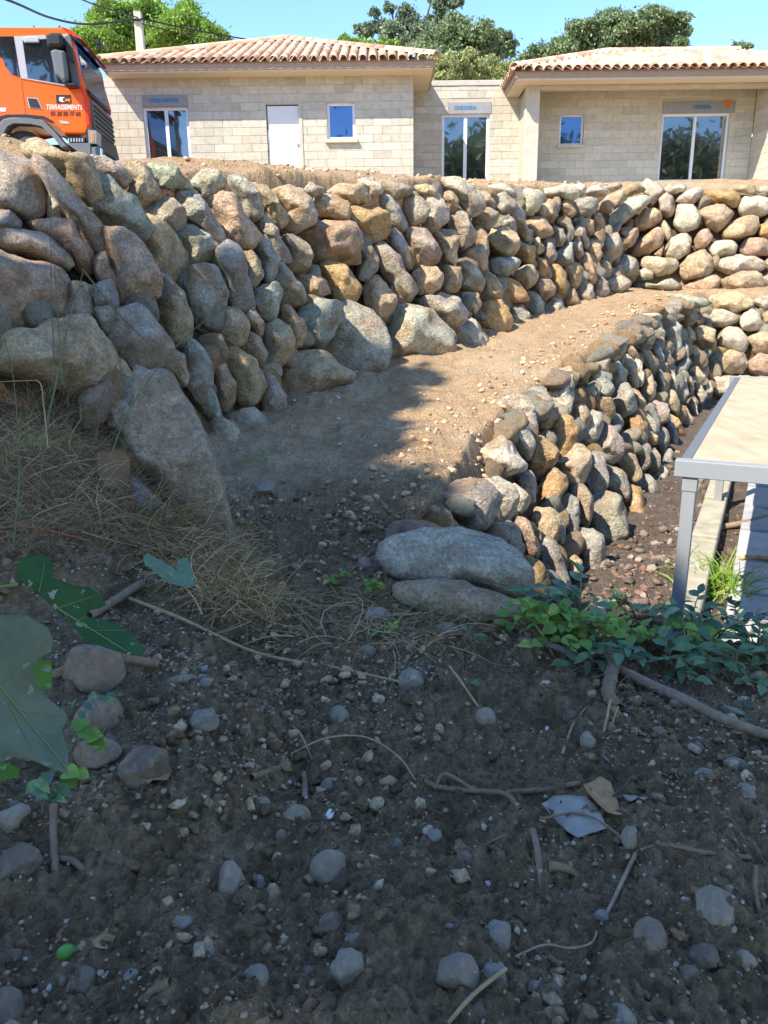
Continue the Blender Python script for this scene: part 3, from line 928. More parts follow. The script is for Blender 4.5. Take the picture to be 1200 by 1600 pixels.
# ------------------------------------------------------------------ houses
UB = None
def unit_block():
    global UB
    if UB is None:
        bm = bmesh.new(); bbox(bm, -.5, .5, -.5, .5, -.5, .5, 0.03); UB = bmdone(bm, 'concrete_block'); UB.materials.append(M['block'])
    return UB
def block_wall(house, x0, x1, z0, z1, Y, ops, side=None, zs=None, stag=0.0):
    """blockwork wall: mortar sheet with openings (part) and every block a sub-part. side=None: wall faces -Y; side=X: wall in the plane x=X facing -X, x0..x1 run along y"""
    xs = sorted({x0, x1, *[c for o in ops for c in o[:2] if x0 < c < x1]}); zz = sorted({z0, z1, *[c for o in ops for c in o[2:] if z0 < c < z1]})
    def w(a, d, z): return (a, Y + d, z) if side is None else (side + d, a, z)
    bm = bmesh.new()
    def quad(*p): bm.faces.new([bm.verts.new(q) for q in p])
    for i in range(len(xs) - 1):
        for j in range(len(zz) - 1):
            a, b, c, d = xs[i], xs[i + 1], zz[j], zz[j + 1]; mx, mz = (a + b) / 2, (c + d) / 2
            if any(o[0] < mx < o[1] and o[2] < mz < o[3] for o in ops): continue
            quad(w(a, .009, c), w(b, .009, c), w(b, .009, d), w(a, .009, d)); quad(w(a, .2, c), w(a, .2, d), w(b, .2, d), w(b, .2, c))
    for a, b, c, d in ops:
        c = max(c, z0)
        for p, q in (((a, c), (a, d)), ((a, d), (b, d)), ((b, d), (b, c)), ((b, c), (a, c))):
            quad(w(p[0], .004, p[1]), w(q[0], .004, q[1]), w(q[0], .2, q[1]), w(p[0], .2, p[1]))
    wall = link('wall', bmdone(bm, 'wall'), M['mortar'], house)
    n = int(math.ceil((z1 - z0) / .2)); L = .5
    for r in range(n):
        c, d = z0 + r * .2, min(z0 + r * .2 + .2, z1)
        if d - c < .06: continue
        cuts = np.arange(x0 - L + (L / 2 if r % 2 else 0) + stag, x1 + L, L)
        for k in cuts:
            segs = [(max(k, x0), min(k + L, x1))]
            for o in ops:
                if o[2] < d - .03 and o[3] > c + .03:
                    ns = []
                    for s in segs:
                        if o[1] <= s[0] or o[0] >= s[1]: ns.append(s); continue
                        if o[0] > s[0]: ns.append((s[0], o[0]))
                        if o[1] < s[1]: ns.append((o[1], s[1]))
                    segs = ns
            for s0, s1 in segs:
                if s1 - s0 < .05: continue
                b = link('concrete_block', unit_block(), None, wall)
                t = .05
                q = w((s0 + s1) / 2, t / 2 + random.uniform(-.004, .002), (c + d) / 2)
                b.location = q
                sx, sz = s1 - s0 - .009, d - c - .009
                b.scale = (sx, t, sz) if side is None else (t, sx, sz)
    return wall
def rect(u0, v0, u1, v1, Y):
    um, vm = (u0 + u1) / 2, (v0 + v1) / 2
    return (XZ(u0, vm, Y)[0], XZ(u1, vm, Y)[0], XZ(um, v1, Y)[1], XZ(um, v0, Y)[1])
def window(house, r, Y, panes, glass, fw=.06, name='window'):
    x0, x1, z0, z1 = r; bm = bmesh.new(); y0, y1 = Y + .03, Y + .11
    bbox(bm, x0, x1, y0, y1, z1 - fw, z1); bbox(bm, x0, x1, y0, y1, z0, z0 + fw)
    bbox(bm, x0, x0 + fw, y0 + .002, y1, z0 + fw, z1 - fw); bbox(bm, x1 - fw, x1, y0 + .002, y1, z0 + fw, z1 - fw)
    w = (x1 - x0 - 2 * fw) / panes
    for i in range(1, panes):
        c = x0 + fw + w * i; bbox(bm, c - fw * .6, c + fw * .6, y0 - .005, y1, z0 + fw, z1 - fw)
    f = link(name, bmdone(bm, name), M['white'], house)
    for i in range(panes):
        a = x0 + fw + w * i + (fw * .6 if i else 0); b = x0 + fw + w * (i + 1) - (fw * .6 if i < panes - 1 else 0)
        box('pane', a, b, Y + .06, Y + .075, z0 + fw, z1 - fw, M['glass'] if glass is None else glass, f)
    return f
def text(name, body, size, mat, parent, M4, ext=.002, shear=0.0, squash=1.0):
    cu = bpy.data.curves.new(name, 'FONT'); cu.body = body; cu.size = size; cu.extrude = ext; cu.align_x = 'CENTER'; cu.align_y = 'CENTER'; cu.shear = shear; cu.offset = size * .018
    o = bpy.data.objects.new(name, cu); COL.objects.link(o); cu.materials.append(mat)
    me = bpy.data.meshes.new_from_object(o.evaluated_get(bpy.context.evaluated_depsgraph_get()))
    bpy.data.objects.remove(o); me.name = name
    o = link(name, me, mat, parent)
    o.matrix_basis = M4 @ Matrix.Diagonal((squash, 1, 1, 1))
    return o
def lintel(house, r, Y, tu, tw, label):
    x0, x1, z0, z1 = r
    l = box('lintel', x0, x1, Y - .012, Y + .12, z0, z1, M['lintel'], house)
    cx, _ = XZ(tu, 168, Y)
    m = Matrix.Translation((cx, Y - .016, (z0 + z1) / 2)) @ Matrix.Rotation(R(90), 4, 'X')
    text('lettering', 'CORSE DIVISION', .135, M['ink'], l, m, .002, 0, tw)
    return l

def tile_mesh(L=.44, r0=.118, r1=.096, k=7):
    V, Fc = [], []
    for (y, r) in ((0, r0), (L, r1)):
        for th in (0, .016):
            for i in range(k + 1):
                a = math.pi * i / k
                V.append((math.cos(a) * (r - th), y, math.sin(a) * (r - th) * .92))
    n = k + 1
    for i in range(k):
        Fc += [(i, i + 1, 2 * n + i + 1, 2 * n + i), (n + i + 1, n + i, 3 * n + i, 3 * n + i + 1), (i + 1, i, n + i, n + i + 1)]
    me = npmesh('roof_tile', V, Fc, True); me.materials.append(M['tile']); return me
TM = tile_mesh()
def hip_roof(house, ex0, ex1, ey0, depth, ze, m, dmax, cols_to, pitch=.25, side_left=False):
    """eave rectangle ex0..ex1 x ey0..ey0+depth, slope m, hips run in to plan distance dmax"""
    A = math.atan(m); ca = math.cos(A); ey1 = ey0 + depth
    top = ze + m * dmax
    V = [(ex0, ey0, ze), (ex1, ey0, ze), (ex1, ey1, ze), (ex0, ey1, ze), (ex0 + dmax, ey0 + dmax, top), (ex1 - dmax, ey0 + dmax, top), (ex1 - dmax, ey1 - dmax, top), (ex0 + dmax, ey1 - dmax, top)]
    bm = bmesh.new(); vs = [bm.verts.new((a, b, c + .02)) for a, b, c in V]
    def f(*i):
        try: bm.faces.new([vs[k] for k in i])
        except ValueError: pass
    f(0, 1, 5, 4); f(1, 2, 6, 5); f(2, 3, 7, 6); f(3, 0, 4, 7); f(4, 5, 6, 7)
    bmesh.ops.remove_doubles(bm, verts=bm.verts, dist=.01)
    roof = link('roof', bmdone(bm, 'roof'), M['tile'], house)
    def tile(p, rz, tilt, s=1.0, sy=1.0):
        o = link('roof_tile', TM, None, roof); o.location = p
        o.matrix_basis = Matrix.Translation(p) @ Matrix.Rotation(rz + random.uniform(-.015, .015), 4, 'Z') @ Matrix.Rotation(tilt + .035, 4, 'X') @ Matrix.Diagonal((s, sy, s, 1))
    ncol = int(round((ex1 - ex0) / pitch)); pitch = (ex1 - ex0) / ncol; step = .37 * ca; n = 0
    for c in range(ncol):
        x = ex0 + (c + .5) * pitch
        if x > cols_to: break
        dm = min(x - ex0, ex1 - x, dmax); r = 0
        while r * step < dm - .05:
            d = r * step - .05
            tile((x + random.uniform(-.006, .006), ey0 + d, ze + m * d + .055 + random.uniform(0, .006)), 0, A); n += 1; r += 1
    if side_left:
        for c in range(10):
            d = -.05; y = ey0 + (c + .5) * pitch
            tile((ex0 + d, y, ze + m * d + .055), R(-90), A)
    for (sx, rz) in ((ex0, R(-45)), (ex1, R(45))):
        if sx > cols_to: continue
        sg = 1 if sx == ex0 else -1
        Lh = dmax * math.sqrt(2); th = math.atan(m / math.sqrt(2)); k = 0
        while k * .36 < Lh - .1:
            q = k * .36 / math.sqrt(2)
            tile((sx + sg * q, ey0 + q, ze + m * q + .10), rz, th, 1.25); k += 1
    xr = ex0 + dmax
    while xr < min(ex1 - dmax, cols_to):
        tile((xr, ey0 + dmax, top + .09), R(-90), 0, 1.25); xr += .38
    return roof

ZF = 4.45
# left-hand house
LH = empty('house', (-3.5, 26, ZF), 'long unfinished concrete block house behind the orange truck, with white door and hipped tile roof', 'house', 'unfinished block houses')
WSET.add(LH.name)
YL = 22.5
lx0, lx1 = XZ(128, 200, YL)[0], XZ(646, 200, YL)[0]
lz1 = XZ(400, 117, YL)[1]
fd = rect(227, 167, 297, 268, YL); fd = (fd[0], fd[1], ZF - .15, fd[3])
wd = rect(418, 163, 470, 280, YL); wd = (wd[0], wd[1], ZF - .15, wd[3])
sw = rect(511, 160, 555, 218, YL)
ll = rect(222, 148, 293, 165, YL)
ll = (ll[0], ll[1], fd[3] + .004, ll[3])
block_wall(LH, lx0, lx1, ZF - .4, lz1, YL, [fd, wd, sw, ll])
window(LH, fd, YL + .03, 2, None, .075)
lintel(LH, ll, YL, 257, .78, '')
d_ = box('door', wd[0] + .03, wd[1] - .03, YL + .05, YL + .1, wd[2], wd[3] - .03, M['door'], LH)
box('door_frame', wd[1] - .03, wd[1] + .06, YL - .02, YL + .1, wd[2], wd[3] + .02, M['concrete'], d_)
hx, hz = XZ(466, 226, YL)
box('handle', hx - .05, hx + .02, YL + .0, YL + .045, hz, hz + .03, M['silver'], d_)
window(LH, sw, YL + .04, 1, M['blue_glass'], .07)
box('sill', sw[0] - .06, sw[1] + .06, YL - .09, YL + .1, sw[2] - .09, sw[2] - .002, M['concrete'], LH, .008)
# plain rear walls
bm = bmesh.new(); bbox(bm, lx1 - .22, lx1 - .01, YL + .21, YL + 9, ZF - .5, lz1); bbox(bm, lx0, lx0 + .2, YL + .21, YL + 9, ZF - .5, lz1); bbox(bm, lx0 + .2, lx1 - .22, YL + 8.8, YL + 9, ZF - .5, lz1)
link('side_wall', bmdone(bm, 'side_wall'), M['block'], LH)
ex0, ex1 = XZ(156, 97, 21.85)[0], XZ(683, 90, 21.85)[0]
ze = XZ(420, 98, 21.85)[1]
box('fascia', ex0 + .05, ex1 - .05, 21.9, 21.94, ze - .13, ze + .035, M['fascia'], LH)
box('fascia', ex1 - .09, ex1 - .05, 21.942, 30, ze - .13, ze + .035, M['fascia'], LH)
box('soffit', ex0 + .05, ex1 - .1, 21.942, YL - .002, ze - .17, ze - .115, M['soffit'], LH)
box('soffit', lx1 + .002, ex1 - .1, YL, 30, ze - .17, ze - .115, M['soffit'], LH)
hw = (ex1 - ex0) / 2
hip_roof(LH, ex0, ex1, 21.85, ex1 - ex0, ze, .375, hw - .01, 99)

# flat-roofed link building
KH = empty('house', (2.6, 25, ZF), 'low flat-roofed block link building with a double glass door between the two tiled houses', 'house', 'unfinished block houses')
WSET.add(KH.name)
YK = 24.2
kx0, kx1 = lx1 + .02, XZ(836, 200, YK)[0]
kz1 = XZ(740, 134, YK)[1]
kd = rect(690, 178, 764, 287, YK)
kl = rect(700, 160, 768, 176, YK); kl = (kl[0], kl[1], kd[3] + .004, kl[3])
block_wall(KH, kx0, kx1, ZF - .4, kz1, YK, [kd, kl], stag=.1)
window(KH, kd, YK + .03, 2, None, .08)
lintel(KH, kl, YK, 727, .62, '')
box('coping', kx0, kx1, YK - .02, YK + .22, kz1 + .002, kz1 + .14, M['pale_concrete'], KH, .01)
box('roof_slab', kx0, kx1, YK + .23, YK + 5, kz1 - .1, kz1 + .05, M['concrete'], KH)

# right-hand house with porch
RH = empty('house', (10, 26, ZF), 'block house with a shaded porch, small blue window and big sliding window under pink tiles', 'house', 'unfinished block houses')
WSET.add(RH.name)
YR, YP = 24.0, 22.9
rx0, rx1 = XZ(836, 200, YR)[0], XZ(1176, 200, YR)[0]
zb = XZ(1000, 137, YP)[1]
rz1 = zb + .45
s2 = rect(874, 178, 912, 227, YR); bw = rect(1031, 177, 1136, 284, YR)
l2 = rect(1036, 159, 1149, 174, YR); l2 = (l2[0], l2[1], bw[3] + .004, l2[3])
block_wall(RH, rx0, rx1, ZF - .3, rz1, YR, [s2, bw, l2], stag=.2)
window(RH, s2, YR + .05, 1, M['blue_glass'], .06)
box('sill', s2[0] - .05, s2[1] + .05, YR - .08, YR + .1, s2[2] - .07, s2[2] - .002, M['concrete'], RH, .008)
window(RH, bw, YR + .03, 2, None, .07)
ln_ = lintel(RH, l2, YR, 1097, .5, '')
sx_, sz_ = XZ(1137, 162, YR)
bm = bmesh.new(); bmesh.ops.create_circle(bm, cap_ends=True, segments=14, radius=.12)
bm.transform(Matrix.Translation((sx_, YR - .016, sz_)) @ Matrix.Rotation(R(90), 4, 'X') @ Matrix.Diagonal((1.1, .7, 1, 1)))
link('paint_mark', bmdone(bm, 'paint_mark'), M['spray'], ln_)
block_wall(RH, YP - .9, YR - .01, ZF - .3, rz1, 0, [], side=rx1 + .01)
px0, px1 = XZ(821, 200, YP)[0], XZ(842, 200, YP)[0]
box('pillar', px0, px1, YP, YP + .36, ZF - .5, zb + .3, M['concrete'], RH, .01)
ze2 = XZ(1000, 110, 22.3)[1]
box('beam', px1 + .002, rx1 + 3, YP + .002, YP + .3, zb, ze2 - .18, M['concrete'], RH, .01)
box('porch_ceiling', px1 + .003, rx1 + 3, YP + .302, YR - .002, zb + .3, zb + .4, M['pale_concrete'], RH)
sz = XZ(1000, 287, 22.7)[1]
box('porch_slab', px0 - .1, rx1 + 3, 22.6, YR - .01, sz - .5, sz, M['pale_concrete'], RH, .01)
e2x0 = XZ(803, 112, 22.3)[0]
box('fascia', e2x0 + .06, rx1 + 3, 22.36, 22.4, ze2 - .12, ze2 + .035, M['fascia'], RH)
box('fascia', e2x0 + .06, e2x0 + .1, 22.402, 31, ze2 - .12, ze2 + .035, M['fascia'], RH)
box('soffit', e2x0 + .1, rx1 + 3, 22.402, YP + .35, ze2 - .175, ze2 - .105, M['soffit'], RH)
box('soffit', e2x0 + .1, px0, YP + .352, 31, ze2 - .175, ze2 - .105, M['soffit'], RH)
bm = bmesh.new(); bbox(bm, px0 + .05, px0 + .25, YP + .37, YP + 8, ZF - .4, ze2 - .18)
link('side_wall', bmdone(bm, 'side_wall'), M['block'], RH); bm = bmesh.new()
bbox(bm, px0 + .25, rx1 + 3, YP + 7.8, YP + 8, ZF - .4, ze2 - .18)
link('side_wall', bmdone(bm, 'side_wall'), M['block'], RH)
hip_roof(RH, e2x0, rx1 + 3.2, 22.3, 9.0, ze2, .36, 3.35, rx1 + .6, side_left=True)

# ------------------------------------------------------------------ truck
TY = 18.5; YAW = R(6)
fw_ = np.array((math.cos(YAW), math.sin(YAW), 0)); dp_ = np.array((-math.sin(YAW), math.cos(YAW), 0))
P0 = on_y(138, 180, TY)
def tp(cx, cy):
    """photo detail (crop 6x from 0,20) -> (s along the truck, z)"""
    p = on_plane(cx / 6, 20 + cy / 6, P0, dp_) - P0
    return p @ fw_, p[2]
TR = empty('truck', (P0[0] - 2, P0[1] + 1, 3.8), 'bright orange tipper truck cab parked on top of the boulder wall', 'truck')
TI = Matrix(((fw_[0], dp_[0], 0, P0[0]), (fw_[1], dp_[1], 0, P0[1]), (0, 0, 1, P0[2]), (0, 0, 0, 1)))
def ext(name, pts, d0, d1, mat, parent=None, bev=0.0, seg=1, crop=True):
    """prism: outline given on the cab side, running from depth d0 to d1"""
    q = [tp(*p) if crop else p for p in pts]
    bm = bmesh.new()
    a = [bm.verts.new((s, d0, z)) for s, z in q]; b = [bm.verts.new((s, d1, z)) for s, z in q]; n = len(q)
    bm.faces.new(a); bm.faces.new(b[::-1])
    for i in range(n): bm.faces.new((a[i], b[i], b[(i + 1) % n], a[(i + 1) % n]))
    if bev:
        ed = [e for e in bm.edges if abs(e.verts[0].co.y - e.verts[1].co.y) < 1e-6]
        bmesh.ops.bevel(bm, geom=ed, offset=bev, segments=seg, affect='EDGES', profile=.6, clamp_overlap=True)
    bm.transform(TI)
    o = link(name, bmdone(bm, name), mat, None)
    o.parent = parent or TR
    if o.parent == TR: o.location = -Vector(TR.location)
    return o
W = 2.4
ext('cab', [(-420, 150), (0, 137), (580, 130), (650, 190), (700, 300), (772, 690), (815, 780), (838, 1050), (805, 1135), (600, 1135), (555, 1095), (500, 1020), (410, 975), (250, 960), (60, 962), (-20, 1010), (-60, 1080), (-420, 1080)], 0, W, M['orange'], bev=.07, seg=3)
ext('front_corner', [(770, 692), (815, 780), (838, 1050), (812, 1062), (785, 800), (745, 705)], -.012, .2, M['red'])
ext('quarter_window', [(-250, 225), (128, 222), (188, 602), (105, 575), (55, 510), (20, 420), (-250, 330)], -.014, .03, M['truck_glass'])
ext('pillar_trim', [(132, 222), (640, 200), (640, 228), (212, 262), (262, 612), (196, 606)], -.012, .03, M['silver'])
ext('pillar_trim', [(600, 232), (655, 205), (758, 690), (690, 700)], -.013, .03, M['grey_plastic'])
ext('door_window', [(214, 264), (598, 236), (688, 690), (264, 610)], -.01, .03, M['truck_glass'])
ext('window_trim', [(200, 606), (690, 690), (690, 700), (200, 616)], -.02, .0, M['silver'])
# seams of the door
bmx = [((198, 612), (240, 955)), ((768, 700), (832, 1050))]
for a, b in bmx:
    ext('door_seam', [a, (a[0] + 4, a[1]), (b[0] + 4, b[1]), b], -.004, .02, M['black'])
h_ = ext('door_handle', [(252, 795), (352, 800), (402, 905), (275, 892)], -.012, .02, M['silver'])
ext('recess', [(262, 802), (345, 808), (388, 896), (284, 886)], -.02, -.01, M['black'], h_)
ext('side_marker', [(550, 1008), (640, 1022), (652, 1042), (580, 1040)], -.012, .01, M['silver'])
lg = ext('logo_plate', [(522, 770), (665, 768), (672, 850), (530, 852)], -.006, .01, M['black'])
ext('logo_mark', [(560, 790), (610, 792), (590, 806), (588, 824), (612, 838), (570, 836), (552, 818)], -.010, -.005, M['white_paint'], lg)
ext('logo_mark', [(612, 806), (660, 806), (655, 838), (636, 828), (610, 830)], -.010, -.005, M['amber'], lg)
tm = TI @ Matrix.Rotation(R(90), 4, 'X')
s_, z_ = tp(600, 888)
t1 = text('lettering', 'TERRASSEMENTS', .135, M['white_paint'], TR, TI @ Matrix.Translation((s_, -.006, z_)) @ Matrix.Rotation(R(90), 4, 'X'), .003, .25, .74)
s_, z_ = tp(612, 948)
t2 = text('lettering', '03 28 80 77 60', .125, M['dark_print'], TR, TI @ Matrix.Translation((s_, -.006, z_)) @ Matrix.Rotation(R(90), 4, 'X'), .003, .2, .82)
for t in (t1, t2):
    t.matrix_parent_inverse = Matrix.Translation(-Vector(TR.location)); 
ext('wheel_arch', [(-60, 1200), (-20, 1075), (40, 1000), (130, 985), (300, 990), (410, 1010), (520, 1120), (640, 1260), (580, 1270), (490, 1150), (400, 1060), (290, 1035), (130, 1030), (70, 1060), (30, 1130), (10, 1230)], -.06, .3, M['grey_plastic'], bev=.02)
ext('arch_trim', [(-40, 985), (60, 955), (250, 953), (415, 970), (505, 1018), (480, 1030), (405, 995), (250, 978), (70, 980), (-20, 1020)], -.02, .2, M['black'])
ext('step', [(600, 1170), (800, 1170), (800, 1215), (650, 1215)], -.03, .5, M['black'])
for k in range(6):
    x = 640 + 26 * k
    ext('step_slat', [(x, 1180), (x + 12, 1180), (x + 12, 1212), (x, 1212)], -.04, -.028, M['silver'])
ext('sill_panel', [(620, 1222), (850, 1222), (850, 1330), (760, 1320)], -.03, .5, M['grey_plastic'])
ext('bumper', [(812, 1055), (856, 1062), (905, 1250), (812, 1250)], .46, W + .01, M['black'], bev=.02)
hl = ext('headlight', [(815, 1080), (850, 1072), (905, 1100), (905, 1235), (830, 1240), (808, 1200)], -.03, .45, M['black'], bev=.03)
ext('lens', [(830, 1098), (908, 1108), (908, 1228), (838, 1228)], -.05, .40, M['lens'], hl)
ext('indicator', [(862, 1128), (884, 1130), (886, 1212), (864, 1212)], -.06, .3, M['amber'], hl)
ext('bumper', [(845, 1250), (915, 1245), (930, 1420), (845, 1420)], -.03, W + .03, M['grey_plastic'], bev=.05)
ext('bumper_guard', [(905, 1240), (935, 1260), (940, 1400), (915, 1400)], .1, W - .1, M['screen_glass'], bev=.02)
# front face: windscreen, visor, grille slanting with the cab nose
ext('windscreen', [(668, 225), (712, 300), (790, 690), (775, 695), (700, 330), (655, 215)], .12, W - .12, M['screen_glass'])
vz = ext('sun_visor', [(655, 222), (700, 222), (770, 285), (760, 300), (690, 245)], -.02, W + .02, M['screen_glass'])
ext('roof_front', [(575, 126), (650, 150), (770, 250), (700, 232), (645, 190)], .0, W, M['red'], bev=.02)
ext('grille', [(815, 770), (835, 790), (868, 1060), (845, 1065)], .25, W - .25, M['grey_plastic'])
for k in range(5):
    y = 830 + 48 * k; x = 840 + 6 * k
    ext('grille_bar', [(x, y), (x + 14, y + 4), (x + 16, y + 18), (x + 2, y + 16)], .3, W - .3, M['black'])
ext('wiper', [(795, 700), (815, 705), (835, 760), (820, 760)], .2, W - .3, M['black'])
mr = ext('mirror', [(515, 400), (560, 380), (640, 400), (665, 640), (640, 690), (560, 610)], -.34, -.08, M['grey_plastic'], bev=.04)
ext('mirror', [(470, 250), (520, 232), (610, 250), (630, 330), (600, 362), (490, 358)], -.36, -.08, M['black'], bev=.05)
ext('mirror_arm', [(515, 215), (590, 215), (680, 330), (720, 480), (690, 480), (650, 340), (580, 245), (520, 240)], -.2, -.06, M['black'], bev=.02)
ext('mirror_arm', [(620, 690), (740, 690), (750, 712), (650, 720)], -.3, .02, M['black'], bev=.02)
ext('visor_clip', [(225, 235), (290, 222), (370, 235), (375, 285), (230, 285)], -.05, -.012, M['silver'], bev=.02)
ext('roof_bar', [(265, 70), (270, 70), (280, 105), (500, 100), (515, 75), (522, 75), (522, 130), (262, 130), (262, 122), (510, 118), (505, 110), (278, 116)], .3, .36, M['black'])
rb = ext('roof_bar', [(285, 96), (500, 92), (500, 108), (285, 112)], .3, 1.9, M['red'])
ext('beacon', [(840, 175), (872, 178), (892, 225), (850, 235)], .5, .9, M['black'], bev=.03)
ext('reflector', [(5, 890), (58, 890), (58, 926), (5, 926)], -.01, .01, M['white_paint'])
# wheel
ws, wz = tp(225, 1330); 
bm = bmesh.new(); bmesh.ops.create_cone(bm, cap_ends=True, segments=36, radius1=.50, radius2=.50, depth=.32)
ed = [e for e in bm.edges if abs(e.verts[0].co.z - e.verts[1].co.z) < 1e-6]
bmesh.ops.bevel(bm, geom=ed, offset=.05, segments=2, affect='EDGES')
bm.transform(TI @ Matrix.Translation((ws, .22, wz)) @ Matrix.Rotation(R(90), 4, 'X'))
wo = link('wheel', bmdone(bm, 'wheel', True), M['tyre'], TR); wo.location = -Vector(TR.location)
bm = bmesh.new(); bmesh.ops.create_cone(bm, cap_ends=True, segments=24, radius1=.28, radius2=.2, depth=.06)
bm.transform(TI @ Matrix.Translation((ws, .04, wz)) @ Matrix.Rotation(R(90), 4, 'X'))
link('rim', bmdone(bm, 'rim', True), M['silver'], wo)
ext('chassis', [(-1400, 1180), (600, 1180), (600, 1290), (-1400, 1290)], .7, 1.7, M['black'])
ext('tipper_body', [(-2400, 330), (-470, 330), (-470, 1120), (-2400, 1120)], -.05, W + .05, M['orange'], bev=.03)

# ------------------------------------------------------------------ utility pole and cables
pz0 = 4.3
pt = on_y(215, 19, 31.0)
UPo = empty('utility_pole', (pt[0], 31, pz0), 'pale square concrete utility pole rising behind the tiled roof beside the umbrella pine', 'utility pole')
bm = bmesh.new(); r = bmesh.ops.create_cone(bm, cap_ends=True, segments=4, radius1=.30, radius2=.17, depth=pt[2] - pz0)
bm.transform(Matrix.Translation((0, 0, (pt[2] - pz0) / 2)) @ Matrix.Rotation(R(45), 4, 'Z'))
link('shaft', bmdone(bm, 'shaft'), M['pale_concrete'], UPo)
bm = bmesh.new(); bbox(bm, -.15, .15, -.22, -.15, pt[2] - pz0 - .32, pt[2] - pz0 - .26); link('bracket', bmdone(bm, 'bracket'), M['black'], UPo)
pk = np.array((pt[0], 30.8, pt[2] - .28))
tag(tube('power_cable', [on_y(-70, -30, 20.0), on_y(20, 3, 22.0), on_y(80, 28, 25), on_y(140, 38, 28), pk], .032, M['cable'], n=30), 'thick black cable sagging from the upper left corner to the concrete pole', 'cable', 'overhead cables')
tag(tube('power_cable', [on_y(90, -18, 24.0), on_y(150, 8, 27), pk + (.05, 0, .05)], .022, M['cable'], n=20), 'short black cable coming down to the pole top from the sky above it', 'cable', 'overhead cables')
tag(tube('power_cable', [pk + (.1, .1, .05), on_y(300, 46, 34), on_y(390, 62, 38), on_y(470, 72, 42)], .028, M['cable'], n=20), 'black cable running from the pole across the pine down behind the tiled roof ridge', 'cable', 'overhead cables')
tag(tube('power_cable', [pk + (.1, .1, -.1), on_y(290, 54, 34), on_y(352, 63, 38), on_y(430, 72, 42)], .020, M['cable'], n=20), 'thin grey cable just below the one crossing the pine, ending at the roof', 'cable', 'overhead cables')
tag(tube('power_cable', [on_y(640, 108, 30), on_y(720, 112, 32), on_y(800, 118, 34), on_y(860, 118, 36)], .022, M['cable'], n=12), 'thin dark cable crossing the pale bushes between the two tiled roofs', 'cable', 'overhead cables')

# ------------------------------------------------------------------ trees
def leaf_cloud(lobes, per, size, flat=.8, seed=1, shell=.45):
    g = np.random.default_rng(seed); C = []; 
    for (c, r, k) in lobes:
        n = int(per * k)
        d = g.normal(size=(n, 3)); d /= np.linalg.norm(d, axis=1)[:, None]
        rad = r * g.random(n) ** shell * (1 + .45 * np.abs(g.normal(size=n)) * (g.random(n) < (.15 if shell < .4 else .5)))
        p = d * rad[:, None] * (1, 1, flat)
        p *= (1 + .22 * fbm(d[:, 0] * 2.2 + c[0], d[:, 1] * 2.2 + c[1], d[:, 2] * 2.2, o=2))[:, None]
        C.append(p + np.asarray(c))
    C = np.vstack(C); n = len(C)
    a = g.normal(size=(n, 3)); a /= np.linalg.norm(a, axis=1)[:, None]
    b = np.cross(a, g.normal(size=(n, 3))); b /= np.linalg.norm(b, axis=1)[:, None] + 1e-9
    s = size * g.uniform(.6, 1.3, n)[:, None]
    V = np.stack([C - a * s, C + b * s * .45, C + a * s, C - b * s * .45], 1).reshape(-1, 3)
    return V, np.arange(4 * n).reshape(-1, 4)
def tree(name, label, cat, Y, lobes_px, base_u, per, size, mat, seed, group=None, zb=4.3, flat=.8, tr=.25, yspread=.8, shell=.5, sub=9):
    s = Y * 1.06 / 1200; g = np.random.default_rng(seed); lobes = []
    for (u, v, r) in lobes_px:
        c = on_y(u, v, Y + g.uniform(-1, 1) * yspread * r * s)
        lobes.append((c, r * s * .58, .45 * (r / 30) ** 2))
        for k in range(sub):
            d = g.normal(size=3); d /= np.linalg.norm(d); d[2] *= .8
            lobes.append((c + d * r * s * .74, r * s * g.uniform(.20, .40), .13 * (r / 30) ** 2))
    b = on_y(base_u, 200, Y); b[2] = zb
    T = empty(name, b, label, cat, group)
    V, Fq = leaf_cloud(lobes, per * 3.0, size * .62, flat, seed, shell)
    link('crown', npmesh('crown', V - b, Fq), mat, T)
    top = np.mean([l[0] for l in lobes], 0)
    parts = [tube_np(spline([b, (b + top) / 2 + (.2, 0, 0), top], 10), np.linspace(tr, tr * .4, 10), 8)]
    for (c, r, k) in lobes[::sub + 1]:
        parts.append(tube_np(spline([b + (top - b) * .62, (b + (top - b) * .7 + c) / 2, c], 8), np.linspace(tr * .45, .03, 8), 6))
    V, Fq = join_np(parts)
    link('trunk', npmesh('trunk', V - b, Fq, True), M['bark'], T)
    return T
mp_ = leaf_material('pine_needles', [(0, (.15, .25, .04)), (.5, (.23, .36, .06)), (1, (.32, .45, .10))], .3)
mo_ = leaf_material('oak_leaves', [(0, (.11, .16, .07)), (.5, (.19, .25, .11)), (1, (.28, .34, .17))], .25)
mc_ = leaf_material('conifer_sprays', [(0, (.11, .16, .09)), (.5, (.175, .23, .13)), (1, (.26, .31, .19))], .25)
mb_ = leaf_material('bush_leaves', [(0, (.21, .25, .08)), (.5, (.31, .34, .13)), (1, (.42, .42, .21))], .3)
tree('umbrella_pine', 'dense round bright green umbrella pine crown behind the concrete pole', 'tree', 46, [(150, 62, 36), (185, 44, 38), (230, 36, 42), (275, 42, 40), (315, 58, 36), (240, 68, 46), (190, 72, 38), (290, 74, 36), (340, 66, 16), (130, 62, 18)], 240, 1900, .15, mp_, 3, zb=4, shell=.3, sub=14)
tree('conifer_tree', 'ragged conifer with sparse reaching branches against the sky above the link building', 'tree', 40, [(600, 42, 18), (575, 50, 13), (640, 30, 22), (690, 10, 16), (660, 48, 28), (625, 60, 26), (690, 35, 20), (585, 20, 8), (560, 45, 8), (610, 12, 9), (715, 5, 10), (675, -4, 8)], 650, 1300, .15, mc_, 5, flat=.7, shell=.6)
